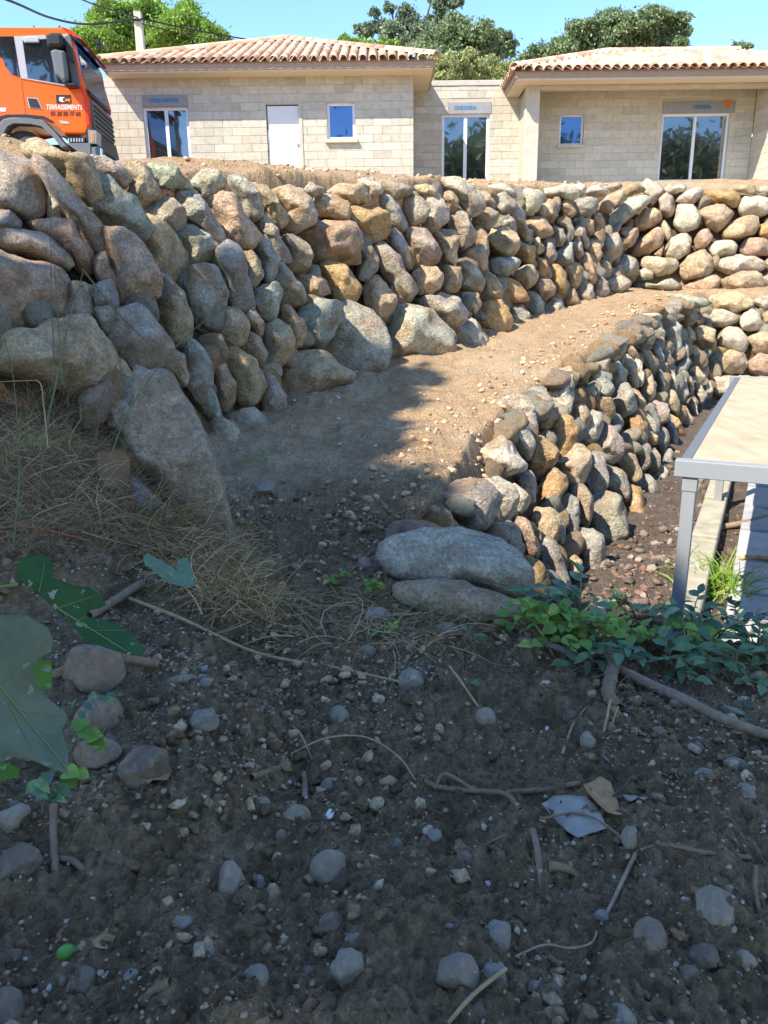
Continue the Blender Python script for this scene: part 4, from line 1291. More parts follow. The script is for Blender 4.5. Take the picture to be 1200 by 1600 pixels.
tree('oak_tree', 'dark rounded evergreen oak right of the ragged conifer, above the pale bushes', 'tree', 38, [(690, 62, 26), (720, 45, 26), (745, 58, 26), (760, 82, 24), (710, 84, 24), (680, 90, 22), (770, 70, 24), (735, 75, 26), (795, 75, 14), (665, 78, 22), (785, 58, 14)], 735, 1300, .14, mo_, 6)
tree('low_tree', 'small bright green treetop peeping over the left roof beside the conifer', 'tree', 34, [(545, 68, 14), (565, 72, 16), (590, 76, 16), (615, 80, 16)], 570, 1200, .13, mp_, 7)
tree('pale_bush', 'leftmost yellow-green bush behind the parapet of the link building', 'bush', 31, [(690, 105, 20), (710, 100, 18), (700, 122, 20)], 700, 1300, .11, mb_, 8, group='pale bushes behind the link building')
tree('pale_bush', 'yellow-green bush in the middle behind the parapet of the link building', 'bush', 31.5, [(730, 98, 20), (745, 110, 20), (725, 120, 18)], 738, 1300, .11, mb_, 9, group='pale bushes behind the link building')
tree('pale_bush', 'yellow-green bush tucked beside the eave of the right-hand tiled roof', 'bush', 32, [(770, 104, 18), (785, 112, 18), (765, 122, 18), (800, 106, 10)], 778, 1300, .11, mb_, 10, group='pale bushes behind the link building')
tree('oak_tree', 'broad evergreen oak whose crown rises above the ridge of the right-hand roof', 'tree', 40, [(900, 62, 24), (925, 50, 26), (955, 42, 26), (985, 40, 26), (1015, 38, 24), (1045, 40, 22), (1068, 30, 12), (1060, 55, 16), (960, 66, 24), (1010, 62, 22), (1072, 50, 8), (1015, 22, 12), (900, 82, 22), (940, 80, 22), (980, 80, 22), (1020, 78, 22), (1055, 72, 18)], 970, 1300, .15, mo_, 11, shell=.5)
tree('oak_tree', 'low green oak crown just left of the tallest oak, beyond the right-hand roof hip', 'tree', 42, [(830, 90, 18), (855, 84, 20), (880, 76, 22), (815, 100, 16), (840, 105, 20), (870, 98, 20)], 850, 1300, .14, mo_, 12)
tree('far_treetop', 'tiny dark treetop showing above the ridge tiles at the right edge', 'tree', 55, [(1150, 72, 7), (1162, 70, 8), (1172, 73, 6)], 1160, 2500, .13, mo_, 13)
# unseen tree crowns added up-sun to shape foreground shade; garden trees mirrored in panes
SH = [(-1.25, 5.55, 1.05), (-2.7, 4.1, 1.3), (-1.1, 4.5, 1.0), (.5, 3.55, 1.1), (.9, 1.8, .9), (2.3, 2.6, 1.2), (4.4, 2.1, 1.6), (-.9, 2.6, 1.9), (1.7, 1.0, 1.8), (-3.4, 1.8, 2.0), (4.2, .6, 1.7), (-.72, 6.9, .72), (-.2, 8.2, .5), (.3, 9.2, .36)]
for i, (x, y, z, r) in enumerate([(a + SUN.x / SUN.z * 13.7, b + SUN.y / SUN.z * 13.7, 14, r_) for a, b, r_ in SH]):
    g = np.random.default_rng(50 + i); lobes = [((0, 0, z), r * .85, 1.1)]
    for k in range(9):
        d = g.normal(size=3); d /= np.linalg.norm(d); lobes.append((np.array((0, 0, z)) + d * r * .6, r * .42, .30))
    T = empty('added_shade_tree', (x, y, 0), 'unseen tall leafy tree added up-sun to shape the shade on soil and ramp', 'tree', 'unseen trees added for shade')
    V, Fq = leaf_cloud(lobes, 1500, .22, .85, 60 + i, .5); link('crown', npmesh('crown', V, Fq), mo_, T)
    V, Fq = tube_np(spline([(0, 0, -.6), (.1, .1, z * .5), (0, 0, z)], 8), np.linspace(.22, .08, 8), 8); link('trunk', npmesh('trunk', V, Fq, True), M['bark'], T)
for i, (x, y, h, r) in enumerate(((-10, -19, 17, 4.5), (-2, -18, 14.5, 4), (5, -18, 16.5, 4), (11, -19, 18.5, 4.5), (18, -18, 16, 4.5), (26, -18, 17, 4.5))):
    g = np.random.default_rng(80 + i); lobes = [((0, 0, h * .6), r * .8, 1.5)]
    for k in range(8):
        d = g.normal(size=3); d /= np.linalg.norm(d); lobes.append((np.array((0, 0, h * .62)) + d * r * .6, r * .45, .5))
    T = empty('garden_tree', (x, y, 0), 'broad tree far behind the photographer mirrored in the window panes', 'tree', 'trees mirrored in the panes')
    V, Fq = leaf_cloud(lobes, 700, .42, .85, 90 + i, .5); link('crown', npmesh('crown', V, Fq), mo_, T)
    V, Fq = tube_np(spline([(0, 0, -.6), (.1, .1, h * .3), (0, 0, h * .6)], 8), np.linspace(.3, .1, 8), 8); link('trunk', npmesh('trunk', V, Fq, True), M['bark'], T)

# ------------------------------------------------------------------ steel table frame, kerb and paving in the lower yard
ZT = .5
def on_z(u, v, z):
    d = ray(u, v); t = (z - CAMZ) / d[2]; return CP + d * t
A = on_z(1062, 716, ZT); Bf = on_z(1148, 588, ZT); C_ = on_z(1200, 704, ZT)
e1 = Bf - A; e1[2] = 0; LT_ = np.linalg.norm(e1); e1 /= LT_
e2 = np.array((e1[1], -e1[0], 0))
TBL = empty('table', (A[0], A[1], -1.04), 'long grey steel frame table with a beige panel top beside the lower boulder wall', 'table')
TMx = Matrix(((e2[0], e1[0], 0, A[0]), (e2[1], e1[1], 0, A[1]), (0, 0, 1, ZT), (0, 0, 0, 1)))
def tb(name, a0, a1, b0, b1, z0, z1, mat, parent=None, bev=.004, rot=None):
    bm = bmesh.new(); bbox(bm, a0, a1, b0, b1, z0, z1, bev); bm.transform(TMx)
    o = link(name, bmdone(bm, name), mat, parent or TBL)
    if parent is None: o.location = -Vector(TBL.location)
    return o
WT = 1.35
panel = NT('beige_panel', .75, .25)
cc = panel.N('ShaderNodeVectorMath', operation='SCALE'); panel.l.new(panel.pos(), cc.inputs[0]); cc.inputs[3].default_value = 1
mpn = panel.N('ShaderNodeMapping'); panel.l.new(cc.outputs[0], mpn.inputs[0]); mpn.inputs['Rotation'].default_value = (0, 0, math.atan2(e1[0], e1[1])); mpn.inputs['Scale'].default_value = (6, .5, 6)
f1 = panel.noise(mpn.outputs[0], 1.6, 5, .6); f2 = panel.noise(panel.pos(), 2.2, 5, .65)
cP = panel.mix(panel.mrange(f1, .35, .65), (.40, .32, .20), (.48, .395, .265)); cP = panel.hsv(cP, panel.mrange(f2, .3, .7, .82, 1.1)); panel.base(cP)
tb('beam', -.02, WT + .06, -.07, .02, -.112, 0, M['steel'])
tb('beam', -.06, WT + .06, LT_ - .02, LT_ + .07, -.112, 0, M['steel'])
tb('side_rail', .0, .07, .022, LT_ - .022, -.08, -.012, M['grey_plastic'])
tb('side_rail', WT - .07, WT, .022, LT_ - .022, -.08, -.012, M['grey_plastic'])
npan = 1
tb('tabletop', .072, WT - .072, .024, LT_ - .024, -.05, -.008, panel.m)
for k in range(1, 4):
    tb('crossbar', .075, WT - .075, LT_ * k / 4 - .04, LT_ * k / 4 + .04, -.10, -.052, M['steel'])
for (a, b) in ((.04, -.05), (.0, 4.0), (.04, LT_), (WT - .13, -.05), (WT - .085, 4.0), (WT - .13, LT_)):
    lg_ = tb('leg', a, a + .085, b, b + .085, -1.66, -.114, M['steel'])
    tb('bracket', a - .005, a + .09, b - .005, b + .09, -.21, -.116, M['steel'], lg_, .003)
# kerb
M['kerb'] = simple('kerb_concrete', (.36, .33, .25), .9, .15, var=.3, scale=5, bumpy=.4)
ka, kb = on_z(1046, 945, -.86), on_z(1112, 752, -.86)
kd_ = kb - ka; kd_[2] = 0; kL = np.linalg.norm(kd_) * 1.15; kd_ /= np.linalg.norm(kd_); kn = np.array((kd_[1], -kd_[0], 0))
KM = Matrix(((kn[0], kd_[0], 0, ka[0]), (kn[1], kd_[1], 0, ka[1]), (0, 0, 1, 0), (0, 0, 0, 1)))
KB = empty('kerb', (ka[0], ka[1], -1.0), 'pale concrete kerb strip running under the steel table frame', 'kerb')
for k in range(5):
    bm = bmesh.new(); bbox(bm, 0, .24, -1.2 + k * 1.5, .29 + k * 1.5, -1.12, -.84 + .03 * k, .012); bm.transform(KM)
    o = link('kerb_stone', bmdone(bm, 'kerb_stone'), M['kerb'], KB); o.location = -Vector(KB.location)
# paving
pv = empty('path', (0, 0, 0), 'grey stone slab path at the right edge'); pv['kind'] = 'structure'
slab_mat = NT('stone_slab', .85, .2); f = slab_mat.noise(slab_mat.pos(), 5, 5, .65); r_ = slab_mat.rnd()
slab_mat.base(slab_mat.hsv(slab_mat.ramp(r_, [(0, (.36, .36, .36)), (1, (.46, .45, .43))]), slab_mat.mrange(f, .3, .7, .8, 1.15))); slab_mat.bump(f, .3, .01)
pa, pb = on_z(1137, 935, -1.0), on_z(1172, 740, -1.0)
pd = pb - pa; pd[2] = 0; pd /= np.linalg.norm(pd); pn_ = np.array((pd[1], -pd[0], 0))
for i in range(4):
    for j in range(-2, 9):
        c = pa + pn_ * (.3 + i * .6) + pd * (.45 * 1.2 + j * .9); zc = -1.06 + .04 * max(c[1] - 6, 0)
        bm = bmesh.new(); bbox(bm, -.293, .293, -.443, .443, -.06, .10, .01)
        o = link('paving_slab', bmdone(bm, 'paving_slab'), slab_mat.m, pv)
        o.matrix_world = Matrix(((pn_[0], pd[0], 0, c[0]), (pn_[1], pd[1], 0, c[1]), (0, 0, 1, zc + random.uniform(-.006, .006)), (0, 0, 0, 1)))
# ------------------------------------------------------------------ loose stones, gravel and clods on the soil
def project(P):
    q = (np.asarray(P) - CP) @ RM
    return 600 + 1200 * q[:, 0] / -q[:, 2], 800 - 1200 * q[:, 1] / -q[:, 2]
g0 = np.random.default_rng(11)
def scatter(n, x0, x1, y0, y1, bias=1.0):
    y = y0 + (y1 - y0) * g0.random(n) ** bias; x = x0 + (x1 - x0) * g0.random(n)
    P = np.stack([x, y, ground_z(x, y)], -1); u, v = project(P)
    k = (u > -60) & (u < 1260) & (v < 1680)
    return P[k], u[k], v[k]
def inpoly(u, v, poly):
    poly = np.asarray(poly, float); r = np.zeros(len(u), bool); n = len(poly)
    for i in range(n):
        a, b = poly[i], poly[(i + 1) % n]
        c = ((a[1] > v) != (b[1] > v)) & (u < (b[0] - a[0]) * (v - a[1]) / (b[1] - a[1] + 1e-9) + a[0]); r ^= c
    return r
def lump_variants(n, sub, seed, rough=.12):
    out = []
    for i in range(n):
        gg = np.random.default_rng(seed + i)
        V, Fc = rock_np(lambda th: 1 + .12 * np.cos(2 * th + i) + .06 * np.cos(3 * th + 2 * i), gg.uniform(.62, .9), seed + i, sub, nf=10, rough=rough, pn=2.3)
        V = V / np.abs(V).max(); out.append((V, Fc))
    return out
def rotm(n, g):
    q = g.normal(size=(n, 4)); q /= np.linalg.norm(q, axis=1)[:, None]; w, x, y, z = q.T
    return np.stack([1 - 2 * (y * y + z * z), 2 * (x * y - z * w), 2 * (x * z + y * w), 2 * (x * y + z * w), 1 - 2 * (x * x + z * z), 2 * (y * z - x * w), 2 * (x * z - y * w), 2 * (y * z + x * w), 1 - 2 * (x * x + y * y)], -1).reshape(-1, 3, 3)
def heap(name, P, S, variants, mat, label, sink=.25, smooth=True):
    g = np.random.default_rng(len(P)); which = g.integers(0, len(variants), len(P)); parts = []
    for i, (V, Fc) in enumerate(variants):
        k = np.where(which == i)[0]
        if not len(k): continue
        Rm = rotm(len(k), g)
        W = np.einsum('nij,vj->nvi', Rm, V) * S[k][:, None, None]; W[..., 2] *= .8
        W = W + P[k][:, None, :] + np.array((0, 0, 1)) * (S[k] * (.5 - sink))[:, None, None]
        parts.append((W.reshape(-1, 3), (Fc[None] + (np.arange(len(k)) * len(V))[:, None, None]).reshape(-1, 3)))
    V, Fq = join_np(parts)
    return tag(link(name, npmesh(name, V, Fq, smooth), mat), label, kind='stuff')
GRAV = [(0, (.15, .10, .062)), (.4, (.32, .225, .14)), (.7, (.42, .31, .20)), (.9, (.45, .37, .27)), (.98, (.42, .38, .325)), (1, (.48, .45, .40))]
M['gravel'] = island_material('gravel', GRAV, .9, .4)
M['clod'] = island_material('soil_clod', [(0, (.10, .062, .033)), (.55, (.30, .20, .108)), (1, (.54, .39, .24))], .95, .8, .45)
M['clay_bits'] = island_material('clay_bits', [(0, (.36, .225, .13)), (.5, (.50, .34, .21)), (.9, (.57, .41, .26)), (1, (.56, .46, .35))], .95, .4)
M['rubble'] = island_material('brick_rubble', [(0, (.09, .07, .06)), (.45, (.17, .13, .105)), (.62, (.25, .12, .08)), (.72, (.20, .165, .14)), (1, (.33, .28, .24))], .95, .4)
lv1 = lump_variants(10, 2, 400, .3); 
def low(sub_variants):  # 42-vertex lumps
    return sub_variants
bm = bmesh.new(); bmesh.ops.create_icosphere(bm, subdivisions=1, radius=1); bm.verts.ensure_lookup_table()
ICO[1] = (np.array([v.co[:] for v in bm.verts]), np.array([[v.index for v in f.verts] for f in bm.faces])); bm.free()
lv0 = lump_variants(8, 1, 300, .25)
patch = lambda P: fbm(P[:, 0] * 1.6, P[:, 1] * 1.6, o=3)
P, u, v = scatter(52000, -2.6, 2.6, .95, 5.2, .75)
k = g0.random(len(P)) < sstep(-.9, .9, patch(P)) * 1.25; P = P[k]
S = .0024 + .010 * g0.random(len(P)) ** 3
heap('gravel', P, S, lv0, M['gravel'], 'fine gravel mixed in the dark soil')
P, u, v = scatter(20000, -2.6, 2.6, .95, 5.4, .8)
k = g0.random(len(P)) < sstep(-.6, 1.0, patch(P + 7)) * 1.2; P = P[k]
S = .006 + .030 * g0.random(len(P)) ** 4
heap('soil_clods', P, S, lv1, M['clod'], 'crumbly clods of dark soil', .3)
P, u, v = scatter(16000, -1.8, 7.0, 4.8, 17.5)
dm, _ = sdist(P[:, 0], P[:, 1], MB); dl, _ = sdist(P[:, 0], P[:, 1], LT)
k = (dm < .1) & (dl > -.1) & (g0.random(len(P)) < .25 + .9 * sstep(1.3, .1, dl) + .3 * sstep(6.6, 5, P[:, 1]) + .25 * patch(P)); P, dl = P[k], dl[k]
S = (.004 + .026 * g0.random(len(P)) ** 6) * np.where(dl < .7, 1.7, 1.0)
heap('clay_crumbs', P, S, lv1, M['clay_bits'], 'crumbs of tan clay and small stones on the ramp', .2)
P, u, v = scatter(7000, -9, 6, 6, 21)
dm, _ = sdist(P[:, 0], P[:, 1], MT); k = (dm > .0) & (dm < 3.2); P = P[k]
heap('clay_crumbs', P, .010 + .045 * g0.random(len(P)) ** 4, lv1, M['clay_bits'], 'crumbs of tan clay on the terrace behind the wall', .2)
P, u, v = scatter(9000, .8, 5.5, 4.8, 11)
d2, _ = sdist(P[:, 0], P[:, 1], LB); k = (d2 < .15) & (P[:, 2] < -.5) & (g0.random(len(P)) < .55 * sstep(9.5, 6.0, P[:, 1]) * 1.2 * sstep(-1.25, -.7, d2) + .12); P = P[k]
heap('rubble', P, .010 + .065 * g0.random(len(P)) ** 3.2, lv1, M['rubble'], 'reddish brick rubble and stones at the foot of the lower wall', .3)

M['pebble'] = NT('pebble', .8, .3)
pm = M['pebble']; c_ = pm.ocol(); f_ = pm.noise(pm.coord(), 14, 5, .65, .5); q_ = pm.noise(pm.coord(), 60, 3, .7)
c2 = pm.hsv(c_, pm.mrange(f_, .3, .7, .68, 1.25)); c2 = pm.mix(pm.mrange(pm.noise(pm.coord(), 9, 5, .65, 1.0), .48, .62, 0, .75), c2, (.31, .218, .135)); c2 = pm.hsv(c2, pm.mrange(q_, .3, .7, .85, 1.15))
pm.base(c2); pm.bump(pm.math('ADD', f_, pm.math('MULTIPLY', q_, .4)), .6, .012); M['pebble'] = pm.m
PC_ = dict(g=(.38, .31, .235), l=(.38, .335, .28), b=(.36, .255, .17), t=(.44, .34, .235), d=(.25, .18, .12), k=(.34, .285, .22), r=(.45, .22, .12))
PC = {k_: tuple(c0 * .70 for c0 in v_) for k_, v_ in PC_.items()}
peb_me = []
for i in range(14):
    gg = np.random.default_rng(900 + i)
    V, Fc = rock_np(lambda th: 1 + .16 * np.cos(2 * th), gg.uniform(.5, .8), 900 + i, 3 if i < 7 else 2, nf=6 if i % 3 == 0 else 16, rough=.05, pn=2.3, cut=(.66, .95) if i % 3 else (.85, 1))
    V /= np.abs(V).max(); me = npmesh('pebble', V, Fc, True); me.materials.append(M['pebble']); peb_me.append(me)
P, u, v = scatter(2600, -2.4, 2.4, 1.0, 4.6, .9)
used = 0
for p in P:
    if used >= 215: break
    if g0.random() > .5 + .5 * float(fbm(np.array([p[0] * 1.4]), np.array([p[1] * 1.4]), o=2)[0]): continue
    D = np.linalg.norm(p - CP); r = D * g0.uniform(4, 9) / 1200 * (1 if g0.random() < .8 else 1.35)
    o = link('pebble', peb_me[int(g0.integers(0, 14))], None)
    o.location = p + np.array((0, 0, r * g0.uniform(-.1, .3))); o.scale = (r, r * g0.uniform(.7, 1), r * g0.uniform(.6, .9))
    o.rotation_euler = (g0.normal(0, .35), g0.normal(0, .35), g0.uniform(0, 6.3))
    kc = 'ggglbbtdk'[int(g0.integers(0, 9))]
    c = np.array(PC[kc]) * g0.uniform(.7, 1.15); o.color = (*c, 1)
    uu, vv = project(p[None]); uu, vv = float(uu[0]), float(vv[0])
    zone = ('near the bottom of the picture' if vv > 1380 else 'in the middle of the bare soil' if vv > 1130 else 'at the far edge of the bare soil') + (' on the left' if uu < 400 else ' on the right' if uu > 800 else ', centre')
    nm = dict(g='grey', l='pale', b='brown', t='tan', d='dark', k='beige')[kc]
    tag(o, 'small ' + nm + ' pebble ' + zone, 'pebble', nm + ' pebbles ' + zone); used += 1

def fstone(u, v, w, h, col, label, name='stone', nf=8, sink=.3, ang=0.0, cut=(.70, .96), rough=.05, cat='stone', sub=4):
    p = on_ground(u, v + h * (.42 if w > 60 else .25)); d = np.linalg.norm(p - CP); s = d / 1200
    SEED[0] += 1
    a, b = w / 2 * s * .93, h / 2 * s * .93
    V, Fc = rock_np(lambda th: 1.0 + 0 * th, 1.0, SEED[0], sub, nf=nf, rough=rough, pn=2.3, cut=cut)
    V = V / np.percentile(np.abs(V), 99.5)
    n = -ray(u, v); ux = np.cross((0, 0, 1), n); ux /= np.linalg.norm(ux); uy = np.cross(n, ux)
    ca, sa = math.cos(R(ang)), math.sin(R(ang)); X = ux * ca + uy * sa; Y = -ux * sa + uy * ca
    V = V * (a, b, min(a, b) * .95)
    V = V @ np.stack([X, Y, n], 1).T
    o = link(name, npmesh(name, V, Fc, True), M['pebble']); c0 = on_plane(u, v, p, n)
    o.location = c0
    o.color = (*(np.array(PC[col]) * g0.uniform(.92, 1.08)), 1)
    return tag(o, label, cat)
FS = r'''
515 1355 60 50 t|rounded tan stone half sunk in the soil in the lower middle
362 1380 46 66 t|pale angular wedge of stone standing in the soil, lower left
401 1380 24 28 l|small pale round stone just right of the angular wedge
519 1444 40 34 b|brown egg-shaped stone above the small square pale stone
554 1473 30 27 l|small squarish stone with a rusty hollow, above the rough tan lump
546 1516 56 58 t|rough tan lump of stone near the bottom centre
283 1440 31 26 l|smooth pale egg-shaped pebble on the soil, lower left
318 1488 32 22 g|flat grey pebble below the smooth pale egg-shaped one
716 1522 66 56 g|broad grey-brown stone half buried near the bottom, right of centre
772 1526 46 44 g|grey rounded stone touching the broad half-buried one
779 1462 40 46 g|dark grey stone with a bright facet, right of centre
747 1584 44 40 d|dark blue-grey stone at the bottom edge
1016 1466 46 60 b|brown stone standing half buried with a small white chip beside it
1120 1418 68 52 t|tan slanting flat stone on the right slope
970 1592 42 36 g|grey rounded stone cut by the bottom edge, right of centre
403 1257 38 22 t|smooth tan oval pebble left of centre
464 1278 46 40 t|tan stone mostly buried below the oval pebble
440 1306 24 20 b|small brown round pebble near the mostly buried tan stone
1165 1240 32 30 g|grey angular stone near the right edge
985 1310 28 36 t|tan stone with a rusty side below the torn pale scrap
320 1128 46 46 k|bluish clay lump above the dark clod
228 1200 78 66 d|large dark earth clod with a dry leaf beside it
285 1063 48 20 t|long tan bread-shaped stone beside the stick end
318 1049 22 18 l|grey round pebble near the bread-shaped stone
322 1067 24 16 l|bright white oval pebble beside the bread-shaped stone
919 1158 26 32 t|brownish pointed stone near the straw tufts on the right
1142 1110 40 14 l|long thin grey pebble beyond the thick root
1029 1141 20 14 l|small grey pebble below the thick root
1105 1215 34 28 g|flat-faced grey stone above the right slope
1150 1195 36 22 l|pale smooth stone above the flat-faced grey one
1090 1168 22 18 g|small dark grey stone in the soil below the thick root
146 1046 92 84 b|big brown round stone lying under the broken stick on the left
152 1118 76 66 b|reddish angular stone below the big round one on the left
150 1178 72 50 b|flat reddish stone behind the small green seedlings on the left
18 1282 56 46 t|orange-tan stone at the left edge
30 1350 60 56 d|dark crumbly earth lump at the left edge below the orange-tan stone
132 1542 46 50 b|brown round clod near the green fruit
12 1580 50 60 b|pale brown stone in the bottom left corner
20 1500 36 34 b|small pale stone at the left edge above the corner
205 1524 22 16 l|white rounded pebble left of the bottom centre
400 1526 40 34 k|pale blue-grey faceted stone near the bottom, left of centre
530 1120 34 34 g|grey angular stone in the soil below the straw
560 1196 26 24 g|small grey stone with a turquoise stain
620 1320 24 22 k|pale turquoise-grey pebble right of the half sunk tan stone
730 1342 34 30 b|brown flat stone on the small mound, centre right
680 1305 22 20 l|white-grey pebble on the soil in the centre
1060 1100 26 18 g|grey stone just under the leafy shoots
890 1120 28 26 d|dark round stone close to the root clump
1165 1500 30 26 t|pale tan stone at the right edge
1100 1495 40 34 d|dark rough clod in the hollow at the lower right
1076 1525 34 32 d|round dark clod under the rough clod at the lower right
940 1432 20 20 l|small pale pebble on the rise at the lower right
840 1545 30 22 g|flat grey chip near the bottom, right of centre
105 1462 30 24 r|broken piece of orange brick above the green fruit
515 1228 30 26 g|flat grey stone in the centre beside dry roots
760 1120 34 30 g|greyish stone on the soil in the centre right
700 985 44 30 k|pale bluish stone under the dry straw
590 965 46 36 g|grey pointed stone among the dry straw
575 1020 34 30 k|dark bluish stone under arching straw
640 1065 46 44 g|angular grey stone half buried below the straw
165 880 30 28 g|round grey pebble in the dry grass on the left bank
195 885 36 32 d|dark round pebble in the dry grass on the left bank
235 905 30 30 d|dark stone behind the pale lobed leaf
462 886 18 12 l|pale grey pebble where the ramp begins
596 885 26 34 d|dark oval stone wedged beside the big end boulder
570 880 30 22 g|grey cobble beside the dark oval stone
414 765 34 34 g|grey stone lying at the foot of the wall on the ramp
940 880 40 22 k|blue-grey flat stone on the rubble below the lower wall
1045 1480 22 20 d|small dark clod near the standing brown stone
'''
for ln in FS.strip().splitlines():
    a, lab = ln.split('|'); q = a.split()
    dark = 'clod' in lab or 'lump' in lab
    fstone(*map(float, q[:4]), q[4], lab, name='earth_clod' if ('clod' in lab and 'earth' in lab) else 'stone', nf=18 if 'angular' in lab or 'wedge' in lab or 'facet' in lab else (7 if 'egg' in lab or 'oval' in lab or 'rounded' in lab else 14), rough=.11 if dark else .045, cat='earth clod' if 'earth' in lab else 'stone', sub=4 if float(q[2]) > 32 else 3)
# green fruit
gp = on_ground(104, 1496); rr = 11.5 * np.linalg.norm(gp - CP) / 1200
V, Fc = rock_np(lambda th: 1 + 0 * th, 1.0, 5, 3, nf=0, rough=.01, pn=2.0)
M['fruit'] = simple('green_fruit', (.12, .34, .04), .45, .5, var=.1, scale=30)
o = link('green_fruit', npmesh('green_fruit', V * rr * np.array((1.05, .85, .85)), Fc, True), M['fruit']); o.location = gp + np.array((0, 0, rr * .7)); o.rotation_euler = (0, -.3, .2)
tag(o, 'small unripe green fruit lying on the soil at the lower left', 'fruit')

# ------------------------------------------------------------------ sticks, roots and stems
M['twig'] = simple('twig_bark', (.25, .16, .095), .85, .2, var=.35, scale=40, bumpy=.5)
M['grey_twig'] = simple('grey_root_bark', (.26, .185, .12), .85, .2, var=.3, scale=30, bumpy=.5)
M['pale_root'] = simple('pale_root', (.36, .26, .165), .85, .2, var=.35, scale=30)
M['straw'] = simple('straw_stem', (.40, .29, .14), .8, .2, var=.25, scale=20)
M['purple_twig'] = simple('purple_twig_bark', (.24, .15, .10), .8, .2, var=.3, scale=30)
M['blue_bark'] = simple('weathered_blue_stick', (.16, .14, .125), .7, .3, var=.3, scale=30, bumpy=.3)
M['green_stem'] = simple('green_stem', (.17, .22, .06), .7, .3, var=.2, scale=30)
def stick(name, pts, rpx, mat, label, cat, lift=.4, n=24, k=8, jit=0.0, parent=None, taper=(1, 1)):
    P3 = []; rs = []
    for q in pts:
        p = on_ground(q[0], q[1]); d = np.linalg.norm(p - CP); r = rpx * d / 1200
        up = (q[2] if len(q) > 2 else 0.0)
        P3.append(p + np.array((0, 0, r * lift + up))); rs.append(r)
    rr = np.array(rs) * np.linspace(taper[0], taper[1], len(rs))
    o = tube(name, P3, rr, mat, parent, n=n, k=k, jit=jit)
    return tag(o, label, cat) if label else o
stick('stick', [(84, 1064, .02), (130, 1058, .05), (190, 1050, .05), (248, 1046, .02)], 6.5, M['twig'], 'thick broken brown stick resting on the big round stone', 'stick', n=24, jit=.0015)
stick('straw', [(196, 940, .02), (280, 975, .03), (400, 1030, .03), (520, 1050, .02), (655, 1075, .005)], 3.2, M['straw'], 'long straight yellow dry stem lying across the soil', 'stem', n=30, taper=(1, .6))
stick('stick', [(140, 972, .02), (180, 950, .03), (222, 922, .03)], 6.5, M['grey_twig'], 'bluish grey broken stick pointing up the bank behind the fig leaf', 'stick', jit=.001)
RT = stick('root', [(965, 1058, .03), (1020, 1085, .03), (1080, 1112, .03), (1140, 1142, .03), (1215, 1168, .03)], 7.5, M['grey_twig'], 'thick bare grey root running off the right edge', 'root', n=40, jit=.0012, taper=(1.1, .9))
stick('root', [(945, 1020, .02), (955, 1050, .03), (950, 1090, .01), (965, 1110, .0)], 10, M['twig'], 'knotty root stump in the tangle at the head of the thick grey root', 'root', n=24, jit=.004)
stick('stick', [(812, 1008, .02), (850, 1016, .03), (885, 1030, .03), (905, 1040, .02)], 5, M['blue_bark'], 'dark blue weathered stick under the leafy shoots', 'stick', jit=.001)
stick('stick', [(900, 1042, .02), (925, 1036, .03), (950, 1037, .02)], 4, M['blue_bark'], 'short pale blue stick right of the dark blue one', 'stick', jit=.001)
stick('root', [(662, 1226, .012), (690, 1240, .02), (740, 1245, .02), (790, 1250, .02), (812, 1268, .0)], 4, M['twig'], 'dark wavy root in the middle right running towards the torn scrap', 'root', n=30, jit=.001)
stick('root', [(680, 1240, .015), (695, 1222, .03), (740, 1243, .02)], 3, M['twig'], 'thin looped root arching over the dark wavy one', 'root', n=24)
stick('root', [(790, 1245, .015), (850, 1244, .02), (905, 1233, .02)], 4, M['twig'], 'brown root end just above the torn scrap', 'root', n=20, jit=.001)
stick('root', [(992, 1342, .015), (975, 1380, .02), (955, 1420, .015), (938, 1450, .005)], 2.7, M['pale_root'], 'straight pale root standing out of the slope at the lower right', 'root', n=24, taper=(1.2, .8))
stick('root', [(935, 1447, .01), (925, 1480, .015), (890, 1492, .02), (850, 1487, .02), (805, 1498, .005)], 1.7, M['pale_root'], 'thin yellow curling root below the straight pale one', 'root', n=30)
stick('root', [(1000, 1336, .015), (1040, 1330, .02), (1100, 1342, .02), (1172, 1346, .01)], 3.2, M['twig'], 'thin brown root lying level at the lower right', 'root', n=24)
stick('root', [(845, 1284, .01), (900, 1284, .03), (945, 1298, .02), (990, 1332, .01)], 1.8, M['twig'], 'thin dark root crossing the torn pale scrap', 'root', n=24)
stick('root', [(1180, 1360, .01), (1178, 1400, .02), (1188, 1440, .015), (1200, 1475, .0)], 3, M['twig'], 'short upright root at the right edge', 'root', n=20)
stick('twig', [(88, 1372, 0), (86, 1330, .03), (88, 1285, .06)], 5, M['purple_twig'], 'purplish twig stuck upright in the soil on the left', 'twig', jit=.001)
stick('twig', [(95, 1345, .005), (115, 1352, .012), (135, 1366, .005)], 4.5, M['purple_twig'], 'short dark twig lying at the foot of the upright purplish twig', 'twig', n=14)
stick('stick', [(832, 1308, .02), (840, 1345, .02), (846, 1388, .0)], 5, M['grey_twig'], 'grey peg of wood stuck in the soil below the torn scrap', 'stick', n=14)
stick('stick', [(855, 1360, .01), (880, 1365, .015), (906, 1372, .0)], 7, M['twig'], 'short stubby piece of wood lying beside the grey peg', 'stick', n=14, taper=(1.1, .5))
stick('stick', [(392, 1222, .012), (415, 1214, .014), (438, 1203, .005)], 5, M['twig'], 'short brown stick left of centre', 'stick', n=12, jit=.001)
stick('stick', [(476, 1250, .0), (477, 1235, .015), (476, 1220, .03)], 5, M['grey_twig'], 'short grey hollow stalk stuck in the soil in the centre', 'stick', n=12, taper=(1, .8))
